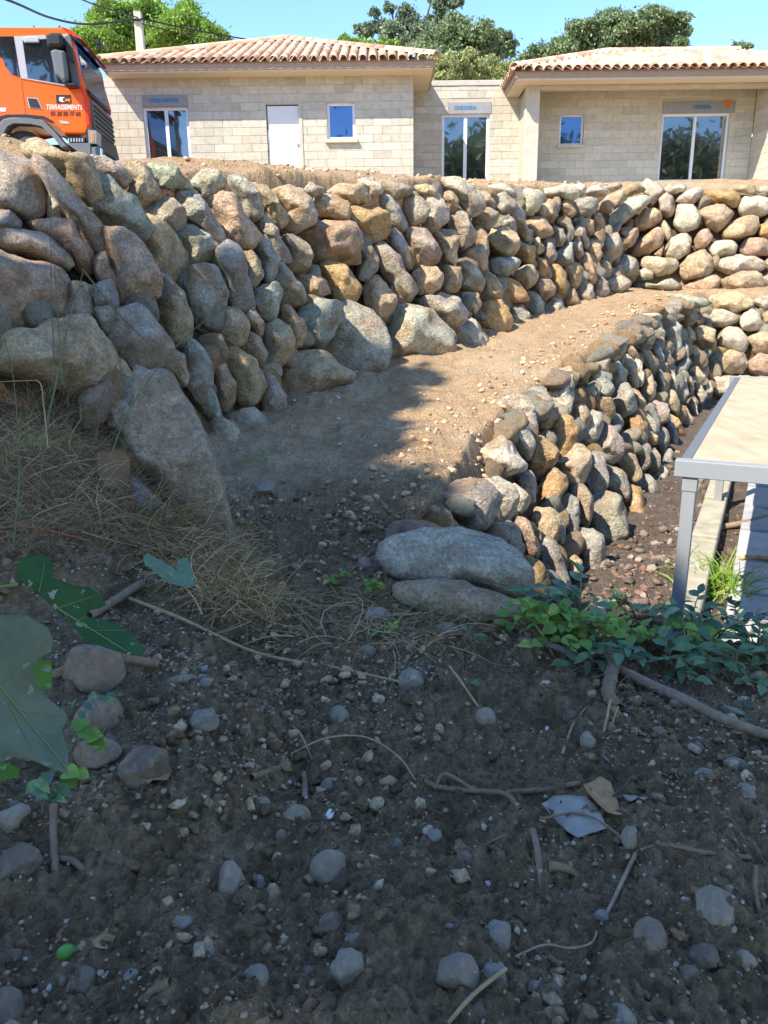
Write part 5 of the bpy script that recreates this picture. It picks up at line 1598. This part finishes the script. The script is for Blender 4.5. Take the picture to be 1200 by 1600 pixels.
stick('root', [(455, 1182, .01), (510, 1165, .03), (570, 1163, .03), (620, 1188, .02), (650, 1222, .005)], 1.4, M['pale_root'], 'thin pale root arching over the soil in the centre', 'root', n=30)
stick('root', [(450, 1130, .0), (470, 1155, .02), (488, 1190, .005)], 1.2, M['pale_root'], 'thin pale root left of the arching one', 'root', n=18)
stick('straw', [(702, 1048, .02), (722, 1075, .02), (748, 1108, .005)], 1.9, M['straw'], 'single yellow straw leaning on the soil in the middle', 'straw', n=14)
stick('straw', [(832, 985, .05), (850, 1010, .04), (868, 1032, .0)], 1.9, M['straw'], 'single yellow straw leaning in front of the ivy leaves', 'straw', n=12)
stick('straw', [(915, 1110, .01), (895, 1140, .02), (878, 1180, .0)], 1.6, M['straw'], 'frayed pale seed head on the right', 'straw', n=14, taper=(.6, 1.5))
stick('straw', [(953, 1105, .03), (948, 1130, .03), (941, 1155, .0)], 1.9, M['straw'], 'yellow straw standing beside the frayed seed head', 'straw', n=12)
stick('straw', [(965, 1112, .02), (958, 1135, .03), (952, 1152, .0)], 1.5, M['straw'], 'orange-tipped bent straw right of the yellow one', 'straw', n=12)
stick('stick', [(700, 1600, .0), (740, 1565, .02), (790, 1530, .03)], 3, M['straw'], 'yellow root reaching in from the bottom edge', 'stick', n=18)
stick('stick', [(222, 1568, .005), (245, 1555, .014), (268, 1538, .004)], 6, M['twig'], 'short flat brown stick near the bottom, left', 'stick', n=12)
stick('twig', [(0, 856, .10), (60, 862, .12), (145, 870, .08)], 2.2, simple('red_stem', (.28, .10, .05), .6), 'thin reddish stem lying over the dry grass on the left bank', 'twig', n=20)
# pole across the paving
pq = [on_z(1112, 826, -.95), on_z(1160, 818, -.90), on_z(1210, 806, -.90)]
tag(tube('stick', pq, .035, M['grey_twig'], n=12), 'dark grey pole lying across the stone slab path', 'stick')
pq = [on_z(1155, 872, -.92), on_z(1180, 871, -.90), on_z(1215, 873, -.90)]
tag(tube('stick', pq, .022, M['straw'], n=12, jit=.004), 'pale peeled stick lying on the stone slab path', 'stick')

# ------------------------------------------------------------------ flat scraps
def sheet(name, px, mat, label, cat, D=None, tilt=None, bend=.1, lift=.01, th=.003, parent=None, sub=2):
    """outline in photo pixels laid on the ground (D None) or on a plane at distance D; gently bent, real thickness"""
    c = np.mean(np.asarray(px, float), 0)
    if D is None:
        W = np.array([on_ground(*p) + (0, 0, lift) for p in px]); n = np.array((0, -.2, 1.0))
    else:
        n = -ray(*c) + np.asarray(tilt or (0, 0, 0)); p0 = CP + ray(*c) * D; W = np.array([on_plane(a, b, p0, n) for a, b in px])
    n = n / np.linalg.norm(n); ctr = W.mean(0)
    bm = bmesh.new(); vs = [bm.verts.new(w - ctr) for w in W]; bm.faces.new(vs)
    bmesh.ops.triangulate(bm, faces=bm.faces)
    for _ in range(sub): bmesh.ops.subdivide_edges(bm, edges=bm.edges, cuts=1, use_grid_fill=True)
    bmesh.ops.triangulate(bm, faces=bm.faces)
    S = np.abs(W - ctr).max(); ph = random.uniform(0, 6)
    for v_ in bm.verts:
        q = v_.co / S
        v_.co += Vector(n) * (S * bend * (q.length_squared * .8 - .3 + .25 * math.sin(3.1 * q.x + ph) + .2 * math.sin(5.3 * q.z + ph * 2)))
    if th:
        r = bmesh.ops.solidify(bm, geom=list(bm.faces), thickness=th)
    o = link(name, bmdone(bm, name, True), mat)
    if parent is None:
        o.location = ctr; return tag(o, label, cat)
    o.parent = parent; o.location = Vector(ctr) - parent.location
    return o
M['scrap'] = simple('pale_board', (.36, .31, .25), .7, .3, var=.25, scale=18, bumpy=.3)
M['dry_leaf'] = simple('dry_leaf', (.42, .24, .11), .8, .2, var=.3, scale=30)
M['amber_sheet'] = simple('amber_plastic', (.22, .12, .05), .45, .4, var=.4, scale=9)
sheet('board_scrap', [(845, 1262), (862, 1252), (885, 1249), (915, 1250), (938, 1272), (948, 1300), (925, 1307), (902, 1316), (882, 1302), (860, 1280)], M['scrap'], 'torn pale blue-grey flat scrap lying on the dark soil', 'scrap', bend=.06, lift=.012, th=.004)
sheet('bark_piece', [(910, 1240), (935, 1233), (952, 1240), (964, 1262), (970, 1290), (950, 1285), (930, 1262)], M['dry_leaf'], 'curled brown piece of bark overlapping the torn scrap', 'bark', bend=.35, lift=.03, th=.004)
sheet('dry_leaf', [(970, 1252), (990, 1248), (1012, 1252), (996, 1258), (980, 1258)], M['scrap'], 'small curled grey leaf right of the brown bark piece', 'leaf', bend=.3, lift=.015, th=.001)
sheet('dry_leaf', [(228, 1228), (245, 1212), (262, 1208), (268, 1216), (255, 1232), (240, 1232), (232, 1240)], M['dry_leaf'], 'curled orange-brown dry leaf beside the large earth clod', 'leaf', bend=.4, lift=.03, th=.001)
sheet('dry_leaf', [(145, 1480), (165, 1466), (182, 1470), (176, 1480), (160, 1486), (172, 1492), (150, 1490)], M['dry_leaf'], 'crumpled brown leaf right of the green fruit', 'leaf', bend=.4, lift=.015, th=.001)
sheet('dry_leaf', [(508, 1278), (516, 1266), (524, 1268), (518, 1286), (510, 1284)], M['white_paint'], 'tiny white paper flake on the soil in the centre', 'paper', bend=.2, lift=.012, th=.001).name = 'paper_flake'
sheet('plastic_scrap', [(150, 708), (190, 702), (203, 714), (206, 752), (203, 792), (196, 770), (170, 768), (152, 742)], M['amber_sheet'], 'translucent amber sheet scrap caught in the dry grass beside the leaning boulder', 'scrap', D=float(np.linalg.norm(on_ground(182, 796) - CP)), tilt=(.3, .1, .2), bend=.2, th=.003)

# ------------------------------------------------------------------ dry grass
P, u, v = scatter(160000, -4.2, 2.4, 1.8, 6.2)
def blades(name, poly, n, L, w, mat, label, lie=.6, head=None, seed=1, lift=0.0, droop=.8):
    g = np.random.default_rng(seed); k = np.where(inpoly(u, v, poly))[0]
    if not len(k): return
    k = g.choice(k, n); B = P[k].copy(); m = len(k)
    az = g.uniform(0, 2 * math.pi, m) if head is None else g.normal(head[0], head[1], m)
    el = np.clip(g.normal(1.25 - lie, .35, m), .02, 1.5)
    Ls = L * g.uniform(.4, 1.2, m); ws = w * g.uniform(.6, 1.3, m); cur = g.normal(0, 1.0, m)
    pts = [B + np.array((0, 0, lift))[None] * g.random(m)[:, None]]; a, e = az.copy(), el.copy(); ns = 5
    for s in range(ns):
        d = np.stack([np.cos(a) * np.cos(e), np.sin(a) * np.cos(e), np.sin(e)], -1)
        q = pts[-1] + d * (Ls / ns)[:, None]
        pts.append(q); e = e - droop * g.uniform(.2, 1, m) / ns * 2; a = a + cur / ns * 2
    pts = np.stack(pts, 1)
    zg = ground_z(pts[..., 0].ravel(), pts[..., 1].ravel(), False).reshape(pts.shape[:2]); pts[..., 2] = np.maximum(pts[..., 2], zg + .006 + .02 * g.random(m)[:, None])
    view = pts - CP; side = np.cross(view, np.gradient(pts, axis=1)); side /= np.linalg.norm(side, axis=-1)[..., None] + 1e-9
    rv = g.normal(size=(m, 1, 3)); side = side + .7 * rv / np.linalg.norm(rv, axis=-1)[..., None]; side /= np.linalg.norm(side, axis=-1)[..., None]
    tw = ws[:, None, None] * np.linspace(1, .25, ns + 1)[None, :, None]
    V = np.stack([pts - side * tw, pts + side * tw], 2).reshape(-1, 3)
    base = np.arange(m)[:, None] * 2 * (ns + 1); s = np.arange(ns)[None] * 2
    Fq = np.stack([base + s, base + s + 1, base + s + 3, base + s + 2], -1).reshape(-1, 4)
    return tag(link(name, npmesh(name, V, Fq), mat), label, kind='stuff')
mg = leaf_material('dry_grass', [(0, (.16, .10, .05)), (.35, (.29, .19, .09)), (.7, (.45, .32, .16)), (1, (.62, .49, .28))], .25, .8, .2)
mgb = leaf_material('dead_brown_grass', [(0, (.13, .085, .055)), (.5, (.25, .165, .10)), (1, (.40, .28, .16))], .2, .9, .1)
mgg = leaf_material('green_grass', [(0, (.14, .25, .03)), (.6, (.24, .40, .05)), (1, (.38, .48, .10))], .35, .6, .3)
blades('dry_grass', [(-40, 640), (180, 650), (240, 720), (340, 830), (330, 900), (200, 900), (-40, 900)], 3600, .30, .0020, mgb, 'matted brown dead grass on the left bank', .85, seed=1, lift=.10)
blades('dry_grass', [(-40, 660), (180, 670), (230, 740), (320, 830), (300, 880), (120, 850), (-40, 850)], 1500, .40, .0028, mg, 'tangled straw-coloured grass on the left bank', .7, seed=2, lift=.08)
blades('dry_grass', [(180, 830), (290, 830), (370, 880), (430, 980), (330, 960), (250, 900)], 1800, .32, .0030, mg, 'pale dry grass clump hanging over the bank edge', .75, seed=3, lift=.08)
blades('dry_grass', [(380, 920), (560, 930), (760, 970), (700, 1020), (430, 1010)], 420, .42, .0028, mg, 'loose straw lying across the crest of the soil', 1.15, seed=4, lift=.02)
blades('dry_grass', [(640, 960), (880, 960), (860, 1010), (700, 1000)], 160, .22, .002, mg, 'thin dry grass in front of the end boulders', .9, seed=5)
blades('fine_roots', [(860, 1030), (1010, 1050), (1050, 1130), (960, 1140), (850, 1080)], 330, .20, .0016, mgb, 'tangle of fine roots around the thick grey root', .9, seed=6, lift=.05)
blades('fine_roots', [(100, 1000), (1200, 1060), (1200, 1600), (0, 1600)], 420, .10, .0011, mg, 'stray fine roots and straws on the dark soil', 1.2, seed=7, lift=.01)
blades('green_grass', [(-20, 690), (150, 690), (200, 740), (120, 780), (-20, 780)], 60, .38, .0026, mgg, 'few green grass blades in the dead grass of the left bank', .45, seed=8)
blades('green_grass', [(380, 700), (420, 700), (420, 730), (380, 730)], 25, .08, .003, mgg, 'small green sprout at the foot of the wall', .4, seed=9)
def tuft(c, n, L, w, mat, label, seed, lie=.05):
    global P, u, v
    g = np.random.default_rng(seed); P0_ = P, u, v
    pts = np.asarray(c)[None] + g.normal(0, (.10, .12, 0), (60, 3)); P, u, v = pts, np.full(60, 5.0), np.full(60, 5.0)
    o = blades('green_grass', [(0, 0), (10, 0), (10, 10), (0, 10)], n, L, w, mat, label, lie, seed=seed)
    P, u, v = P0_; return o
for i, (a, b) in enumerate(((1092, 905), (1112, 915), (1132, 905), (1150, 915))):
    c = on_z(a, b + 18, -1.03); c[2] = -1.05
    tuft(c, 32, .42, .010, mgg, 'bright green sunlit grass beside the steel table leg', 30 + i)
for i, (a, b) in enumerate(((1162, 760), (1180, 752))):
    c = on_z(a, b, -1.0); tuft(c, 34, .5, .014, mgg, 'bright green grass blades seen under the table beam', 40 + i)

blades('dry_grass', [(40, 600), (210, 600), (230, 720), (40, 720)], 420, .34, .0022, mg, 'upright dry stalks at the foot of the leaning boulder', .15, seed=21, droop=.5)
blades('dry_grass', [(280, 800), (380, 840), (400, 930), (330, 920), (270, 860)], 420, .24, .0022, mg, 'upright pale dry grass at the foot of the brown leaning slab', .2, seed=22, droop=.9)
blades('dry_grass', [(130, 770), (240, 770), (250, 840), (130, 840)], 260, .26, .002, mg, 'dry grass hiding the foot of the amber scrap', .25, seed=23, droop=.9)
# tall stalks on the left bank
M['stalk'] = simple('stalk_green', (.13, .17, .075), .7, .3, var=.25, scale=10)
M['dead_stalk'] = simple('stalk_dead', (.17, .12, .09), .8, .2, var=.3, scale=10)
def stalk(px, D0, D1, r, mat, label):
    n = len(px); P3 = [CP + ray(a, b) * (D0 + (D1 - D0) * i / (n - 1)) for i, (a, b) in enumerate(px)]
    return tag(tube('stalk', P3, [r, r * .8, r * .35], mat, n=26, k=6), label, 'stalk')
stalk([(62, 700), (85, 610), (108, 500), (130, 425)], 3.3, 3.3, .0042, M['stalk'], 'tall green stalk rising straight up from the left bank')
stalk([(128, 420), (190, 495), (255, 560), (335, 655)], 3.3, 3.6, .0032, M['stalk'], 'long blue-green stalk sloping down to the right across the leaning boulder')
stalk([(172, 715), (200, 645), (255, 565), (330, 495), (440, 452)], 3.5, 3.7, .0032, M['stalk'], 'long thin green stalk bending to the right over the wall stones')
stalk([(20, 860), (30, 740), (22, 600), (5, 520)], 3.0, 3.0, .0028, M['stalk'], 'pale stalk leaning to the left edge')
stalk([(150, 690), (160, 620), (182, 570), (205, 550)], 3.4, 3.4, .0022, M['dead_stalk'], 'dry branched stalk in front of the low boulder')
stalk([(56, 800), (82, 600), (80, 440), (79, 290)], 3.6, 3.6, .0026, M['dead_stalk'], 'thin brown dead stalk standing before the upper left boulders')
stalk([(97, 600), (92, 520), (86, 430), (84, 380)], 3.2, 3.2, .0020, M['stalk'], 'faint pale green stalk beside the tall one')
stalk([(75, 700), (68, 630), (62, 598), (40, 595), (-10, 597)], 2.9, 2.9, .0030, M['straw'], 'orange dry stalk bent over at the left edge')

# ------------------------------------------------------------------ leaves and plants
def leaf_mesh(name, w=.42, fold=.10, bend=.25, n=6, lobe=None):
    V, Fq = [], []
    for i in range(n + 1):
        t = i / n; wd = w * .5 * (math.sin(math.pi * t ** .8) ** .9) if 0 < t < 1 else .004
        if lobe: wd *= 1 + lobe * math.cos(t * 14)
        z = -bend * t * t
        V += [(-wd, t, z + fold * wd * 2), (0, t, z), (wd, t, z + fold * wd * 2)]
    for i in range(n):
        b = i * 3; Fq += [(b, b + 1, b + 4, b + 3), (b + 1, b + 2, b + 5, b + 4)]
    return npmesh(name, V, Fq, True)
M['glossy_leaf'] = leaf_material('glossy_blue_green_leaf', [(0, (.05, .115, .05)), (.5, (.085, .175, .07)), (.85, (.14, .23, .10)), (1, (.22, .32, .08))], .15, .35, .6, per='object')
M['ivy_leaf'] = leaf_material('light_green_leaf', [(0, (.11, .22, .035)), (.5, (.19, .34, .055)), (1, (.34, .45, .09))], .35, .5, .4, per='object')
M['grey_leaf'] = leaf_material('teal_leaf', [(0, (.065, .135, .06)), (1, (.14, .225, .105))], .2, .5, .4, per='object')
LM = {}
for kk, mat in (('glossy', M['glossy_leaf']), ('ivy', M['ivy_leaf']), ('teal', M['grey_leaf'])):
    LM[kk] = [leaf_mesh('leaf', .44 if kk != 'ivy' else .85, f_, b_, 6) for f_, b_ in ((.15, .2), (.3, .05), (.1, .4))]
    for me in LM[kk]: me.materials.append(mat)
def orient(o, d, up, s, loc):
    y = Vector(d).normalized(); x = y.cross(Vector(up)); 
    if x.length < 1e-3: x = y.cross(Vector((1, 0, 0)))
    x.normalize(); z = x.cross(y)
    o.matrix_basis = Matrix.Translation(loc) @ Matrix((x, y, z)).transposed().to_4x4() @ Matrix.Diagonal((s, s, s, 1))
def plant(name, base, stems, kind, lsize, label, cat, seed, group=None, smat='twig', every=.042):
    """stems: list of (dx, dy, height) reached from the base; leaves alternate along each stem"""
    g = np.random.default_rng(seed); T = empty(name, base, label, cat, group)
    for (dx, dy, h) in stems:
        Pm = spline([(0, 0, -.02), (dx * .4, dy * .4, h * .75), (dx, dy, h)], 14)
        V, Fq = tube_np(Pm, np.linspace(.0045, .0018, 14), 5); link('stem', npmesh('stem', V, Fq, True), M[smat], T)
        L = np.linalg.norm(np.diff(Pm, axis=0), axis=1).sum(); n = max(3, int(L / every))
        for i in range(n):
            t = .25 + .75 * (i + .5) / n; q = np.array([np.interp(t, np.linspace(0, 1, 14), Pm[:, j]) for j in range(3)])
            a = math.atan2(dy, dx) + (1 if i % 2 else -1) * g.uniform(.5, 1.3); e = g.uniform(-.2, .7)
            if i == n - 1: a = math.atan2(dy, dx)
            o = link('leaf', LM[kind][int(g.integers(0, 3))], None, T)
            orient(o, (math.cos(a) * math.cos(e), math.sin(a) * math.cos(e), math.sin(e)), (g.normal(0, .35), g.normal(-.25, .35), 1), lsize * g.uniform(.6, 1.2), q)
    return T
def rstems(g, n, sp, h0, h1, ax=0.0):
    return [(g.normal(ax, sp), g.normal(0, sp * .6), g.uniform(h0, h1)) for _ in range(n)]
gp_ = np.random.default_rng(77)
PL = [
 (905, 985, 5, .17, .12, .30, 'glossy', .095, 'upright glossy blue-green shoot beside the foot of the lower wall', 'shrub'),
 (1000, 985, 6, .20, .12, .32, 'glossy', .095, 'tall glossy shoot in front of the reddish rubble', 'shrub'),
 (1075, 1010, 7, .24, .10, .26, 'glossy', .09, 'spreading glossy shrub at the foot of the steel table leg', 'shrub'),
 (1150, 1000, 7, .24, .10, .28, 'glossy', .09, 'dense glossy shrub at the right edge below the stone path', 'shrub'),
 (1040, 1050, 6, .22, .05, .16, 'teal', .09, 'low teal-leaved shoots trailing over the soil above the thick root', 'shrub'),
 (1145, 1065, 7, .22, .05, .18, 'teal', .085, 'low dark teal shoots at the right edge above the thick root', 'shrub'),
 (930, 1010, 6, .18, .06, .18, 'ivy', .07, 'light green ivy with broad leaves in the middle of the shoots', 'ivy'),
 (860, 985, 7, .16, .06, .18, 'ivy', .065, 'leftmost clump of light green ivy beside the end boulders', 'ivy'),
 (1010, 1015, 5, .20, .08, .20, 'ivy', .065, 'yellow-green ivy tangled under the tall glossy shoot', 'ivy'),
 (1110, 1035, 5, .20, .06, .18, 'ivy', .06, 'small-leaved ivy between the glossy shrubs on the right', 'ivy'),
 (1180, 1030, 6, .20, .10, .24, 'glossy', .085, 'dark glossy shoot filling the right edge', 'shrub'),
 (965, 1040, 4, .20, .03, .10, 'teal', .08, 'low teal leaves hanging over the bare soil left of the thick root', 'shrub'),
]
for i, (a, b, n, sp, h0, h1, kind, ls, lab, cat) in enumerate(PL):
    plant('leafy_shoot' if kind != 'ivy' else 'ivy', on_ground(a, b), rstems(gp_, n + 3, sp, h0, h1), kind, ls, lab, cat, 700 + i, 'green shoots on the crest of the soil')
SM = [(515, 915, 3, 'ivy', 'small light green seedling on the crest left of the end boulder'), (602, 930, 4, 'ivy', 'light green weed just left of the flat end boulder'),
      (460, 945, 3, 'teal', 'small dull green weed in the straw left of the seedling'), (600, 995, 2, 'ivy', 'tiny green sprout under the straw'),
      (672, 960, 2, 'teal', 'small teal weed on the flat end boulder edge'), (765, 970, 5, 'ivy', 'row of pale green weeds at the foot of the end boulders'), (740, 1015, 3, 'teal', 'dark little weed in the soil below the end boulders'),
      (730, 1085, 2, 'teal', 'tiny dark green weed beside the leaning straw'), (940, 1040, 2, 'teal', 'tiny green weed between the blue sticks'), (810, 985, 5, 'ivy', 'fresh green weeds left of the ivy clump')]
for i, (a, b, n, kind, lab) in enumerate(SM):
    plant('weed', on_ground(a, b), rstems(gp_, n, .05, .03, .08), kind, .045, lab, 'weed', 760 + i, 'small weeds on the soil', every=.025)
sheet('fallen_leaf', [(1158, 1100), (1172, 1095), (1180, 1112), (1168, 1110)], M['grey_leaf'], 'small teal leaf lying on the soil at the right edge', 'leaf', bend=.2, th=.001)
sheet('fallen_leaf', [(1150, 1128), (1162, 1120), (1176, 1128), (1166, 1134)], M['grey_leaf'], 'teal leaf lying below the other fallen leaf at the right edge', 'leaf', bend=.2, th=.001)

# fig branch at the left edge
def fig_mat(name, c0, c1, rough=.45, trans=.2, spots=0.0):
    t = NT(name, rough, .4); n = t.noise(t.pos(), 22, 4, .6); c = t.mix(t.mrange(n, .3, .7), c0, c1)
    if spots: c = t.mix(t.mrange(t.noise(t.pos(), 55, 2, .5), .66, .70, 0, spots), c, (.62, .66, .55))
    t.base(c); tr = t.N('ShaderNodeBsdfTranslucent'); t.l.new(t.hsv(c, 1.4, 1.1), tr.inputs[0])
    ms = t.N('ShaderNodeMixShader'); ms.inputs[0].default_value = trans
    t.l.new(t.b.outputs[0], ms.inputs[1]); t.l.new(tr.outputs[0], ms.inputs[2]); t.l.new(ms.outputs[0], t.out.inputs['Surface']); t.bump(n, .3, .004)
    return t.m
M['fig_dark'] = fig_mat('fig_leaf_dark', (.025, .085, .015), (.045, .13, .02), .4, .25, .5)
M['fig_pale'] = fig_mat('fig_leaf_underside', (.12, .145, .085), (.20, .22, .135), .7, .2, .25)
M['fig_bright'] = fig_mat('fig_leaf_bright', (.10, .22, .02), (.16, .30, .035), .5, .4, .3)
M['teal_lobed'] = fig_mat('teal_lobed_leaf', (.12, .21, .13), (.18, .28, .18), .6, .25, .3)
M['vein'] = simple('leaf_vein', (.20, .27, .09), .6)
fp = CP + ray(-40, 900) * 1.55
FIG = empty('fig_branch', fp, 'fig branch reaching in at the left edge with one dark and one pale lobed leaf', 'branch')
C8 = lambda s: [(float(a) / 3, 800 + float(b) / 3) for a, b in (q.split(',') for q in s.split())]
def fig_leaf(px, D, tilt, mat, veins, parent=FIG, bend=.28, name='leaf', vmat='vein'):
    o = sheet(name, px, mat, None, None, D=D, tilt=tilt, bend=bend, th=.0008, parent=parent, sub=3)
    bv = BVHTree.FromPolygons([v_.co.copy() for v_ in o.data.vertices], [tuple(p.vertices) for p in o.data.polygons])
    W0 = Vector(parent.location) + o.location; parts = []
    for a, b, r in veins:
        pts = []
        for t in np.linspace(0, 1, 10):
            d = ray(a[0] + (b[0] - a[0]) * t, a[1] + (b[1] - a[1]) * t)
            h = bv.ray_cast(Vector(CP) - W0, Vector(d))
            if h[0] is not None: pts.append(np.array(h[0]) - d * .0008)
        if len(pts) > 2: parts.append(tube_np(np.array(pts), np.linspace(r, r * .5, len(pts)), 5))
    if parts:
        V, Fq = join_np(parts); vo = link('vein', npmesh('vein', V, Fq, True), M[vmat], o)
    return o
L1 = C8('85,335 78,300 95,250 130,226 175,220 225,232 250,262 252,300 238,322 300,338 360,350 420,350 470,380 500,425 470,438 430,446 402,462 412,478 470,488 540,508 600,550 640,610 665,665 660,700 610,695 540,660 470,628 410,606 370,560 320,500 240,440 160,380')
fig_leaf(L1, 1.55, (.1, .0, .45), M['fig_dark'], [((28, 912), (218, 1030), .0018), ((60, 930), (70, 880), .0008), ((90, 950), (150, 930), .0009), ((120, 970), (165, 948), .0008), ((140, 985), (205, 985), .0008), ((100, 957), (120, 990), .0007)])
tube('petiole', [CP + ray(-60, 940) * 1.6 - fp, CP + ray(-10, 920) * 1.57 - fp, CP + ray(30, 913) * 1.55 - fp], .0035, M['green_stem'], FIG, n=12)
L2 = [(-60, 965), (0, 968), (40, 968), (72, 985), (82, 1004), (80, 1020), (62, 1030), (50, 1045), (56, 1065), (76, 1088), (103, 1108), (108, 1120), (97, 1140), (106, 1175), (103, 1210), (82, 1205), (50, 1190), (20, 1185), (-10, 1200), (-60, 1190)]
fig_leaf(L2, 1.12, (.15, 0, .25), M['fig_pale'], [((-10, 1060), (104, 1200), .0012), ((0, 1075), (75, 1000), .0008), ((30, 1110), (100, 1120), .0007), ((10, 1090), (60, 1190), .0007), ((50, 1140), (95, 1150), .0006), ((-5, 1065), (40, 975), .0007), ((20, 1050), (60, 1040), .0006)])
tube('petiole', [CP + ray(-120, 960) * 1.5 - fp, CP + ray(-60, 1010) * 1.25 - fp, CP + ray(-10, 1062) * 1.12 - fp], .003, M['green_stem'], FIG, n=12)
fig_leaf([(30, 1040), (55, 1032), (80, 1032), (82, 1055), (80, 1078), (60, 1078), (48, 1060)], 1.35, (0, 0, .5), M['fig_bright'], [((40, 1040), (78, 1072), .0008), ((55, 1050), (78, 1040), .0005)])
fig_leaf([(-20, 1195), (10, 1192), (32, 1200), (28, 1215), (-20, 1225)], 1.3, (0, 0, .5), M['fig_bright'], [])
fig_leaf([(18, 900), (25, 885), (32, 908), (28, 915)], 1.56, (.3, 0, .2), M['fig_pale'], [])
LL = empty('lobed_leaf', CP + ray(265, 895) * 3.0, 'pale teal lobed leaf lying on the bank below the amber scrap', 'leaf')
fig_leaf(C8('672,215 690,202 735,222 790,245 832,272 826,250 838,222 862,212 890,238 908,300 916,345 890,362 850,345 800,330 750,305 700,268 680,262'), 3.0, (.1, 0, .7), M['teal_lobed'], [((285, 917), (228, 872), .0018), ((285, 917), (285, 875), .0016)], parent=LL, name='blade', bend=.2)
tube('petiole', [np.zeros(3), CP + ray(300, 930) * 3.0 - np.array(LL.location), CP + ray(316, 960) * 3.0 - np.array(LL.location)], .003, M['straw'], LL, n=10)
# seedlings with divided leaves by the reddish stones
for i, (pts, D, lab) in enumerate((([(150, 1090), (140, 1085), (165, 1085), (168, 1092), (130, 1098), (125, 1110), (112, 1112)], 2.35, 'seedling with a fan of teal leaflets over the reddish angular stone'),
        ([(120, 1145), (112, 1142), (150, 1148), (160, 1146), (135, 1155), (142, 1160), (150, 1170)], 2.2, 'seedling with paired bright leaflets below the fan of teal leaflets'),
        ([(118, 1205), (128, 1210), (105, 1212), (98, 1208), (110, 1200)], 2.0, 'low seedling with bright round leaflets touching the pale fig leaf'),
        ([(60, 1215), (45, 1222), (75, 1205), (90, 1225), (70, 1240), (55, 1250), (85, 1250), (95, 1235), (40, 1240)], 1.9, 'dark green tuft of narrow leaves under the pale fig leaf'))):
    c = CP + ray(pts[0][0], pts[0][1] + 25) * D; T = empty('seedling', c, lab, 'seedling', 'seedlings at the left edge'); gq = np.random.default_rng(800 + i)
    for (a, b) in pts:
        q = CP + ray(a, b) * (D + gq.normal(0, .02)); o = link('leaf', LM['ivy' if i in (1, 2) else 'glossy'][int(gq.integers(0, 3))], None, T)
        orient(o, (gq.normal(.6, .5), gq.normal(-.4, .4), gq.normal(.1, .3)), (gq.normal(0, .3), -.5, 1), (.045 if i != 3 else .06) * gq.uniform(.8, 1.2), Vector(q - c))
    V, Fq = tube_np(spline([(0, 0, -.05), (.01, 0, .0), tuple(CP + ray(*pts[1]) * D - c)], 8), .0016, 5); link('stem', npmesh('stem', V, Fq, True), M['twig'], T)
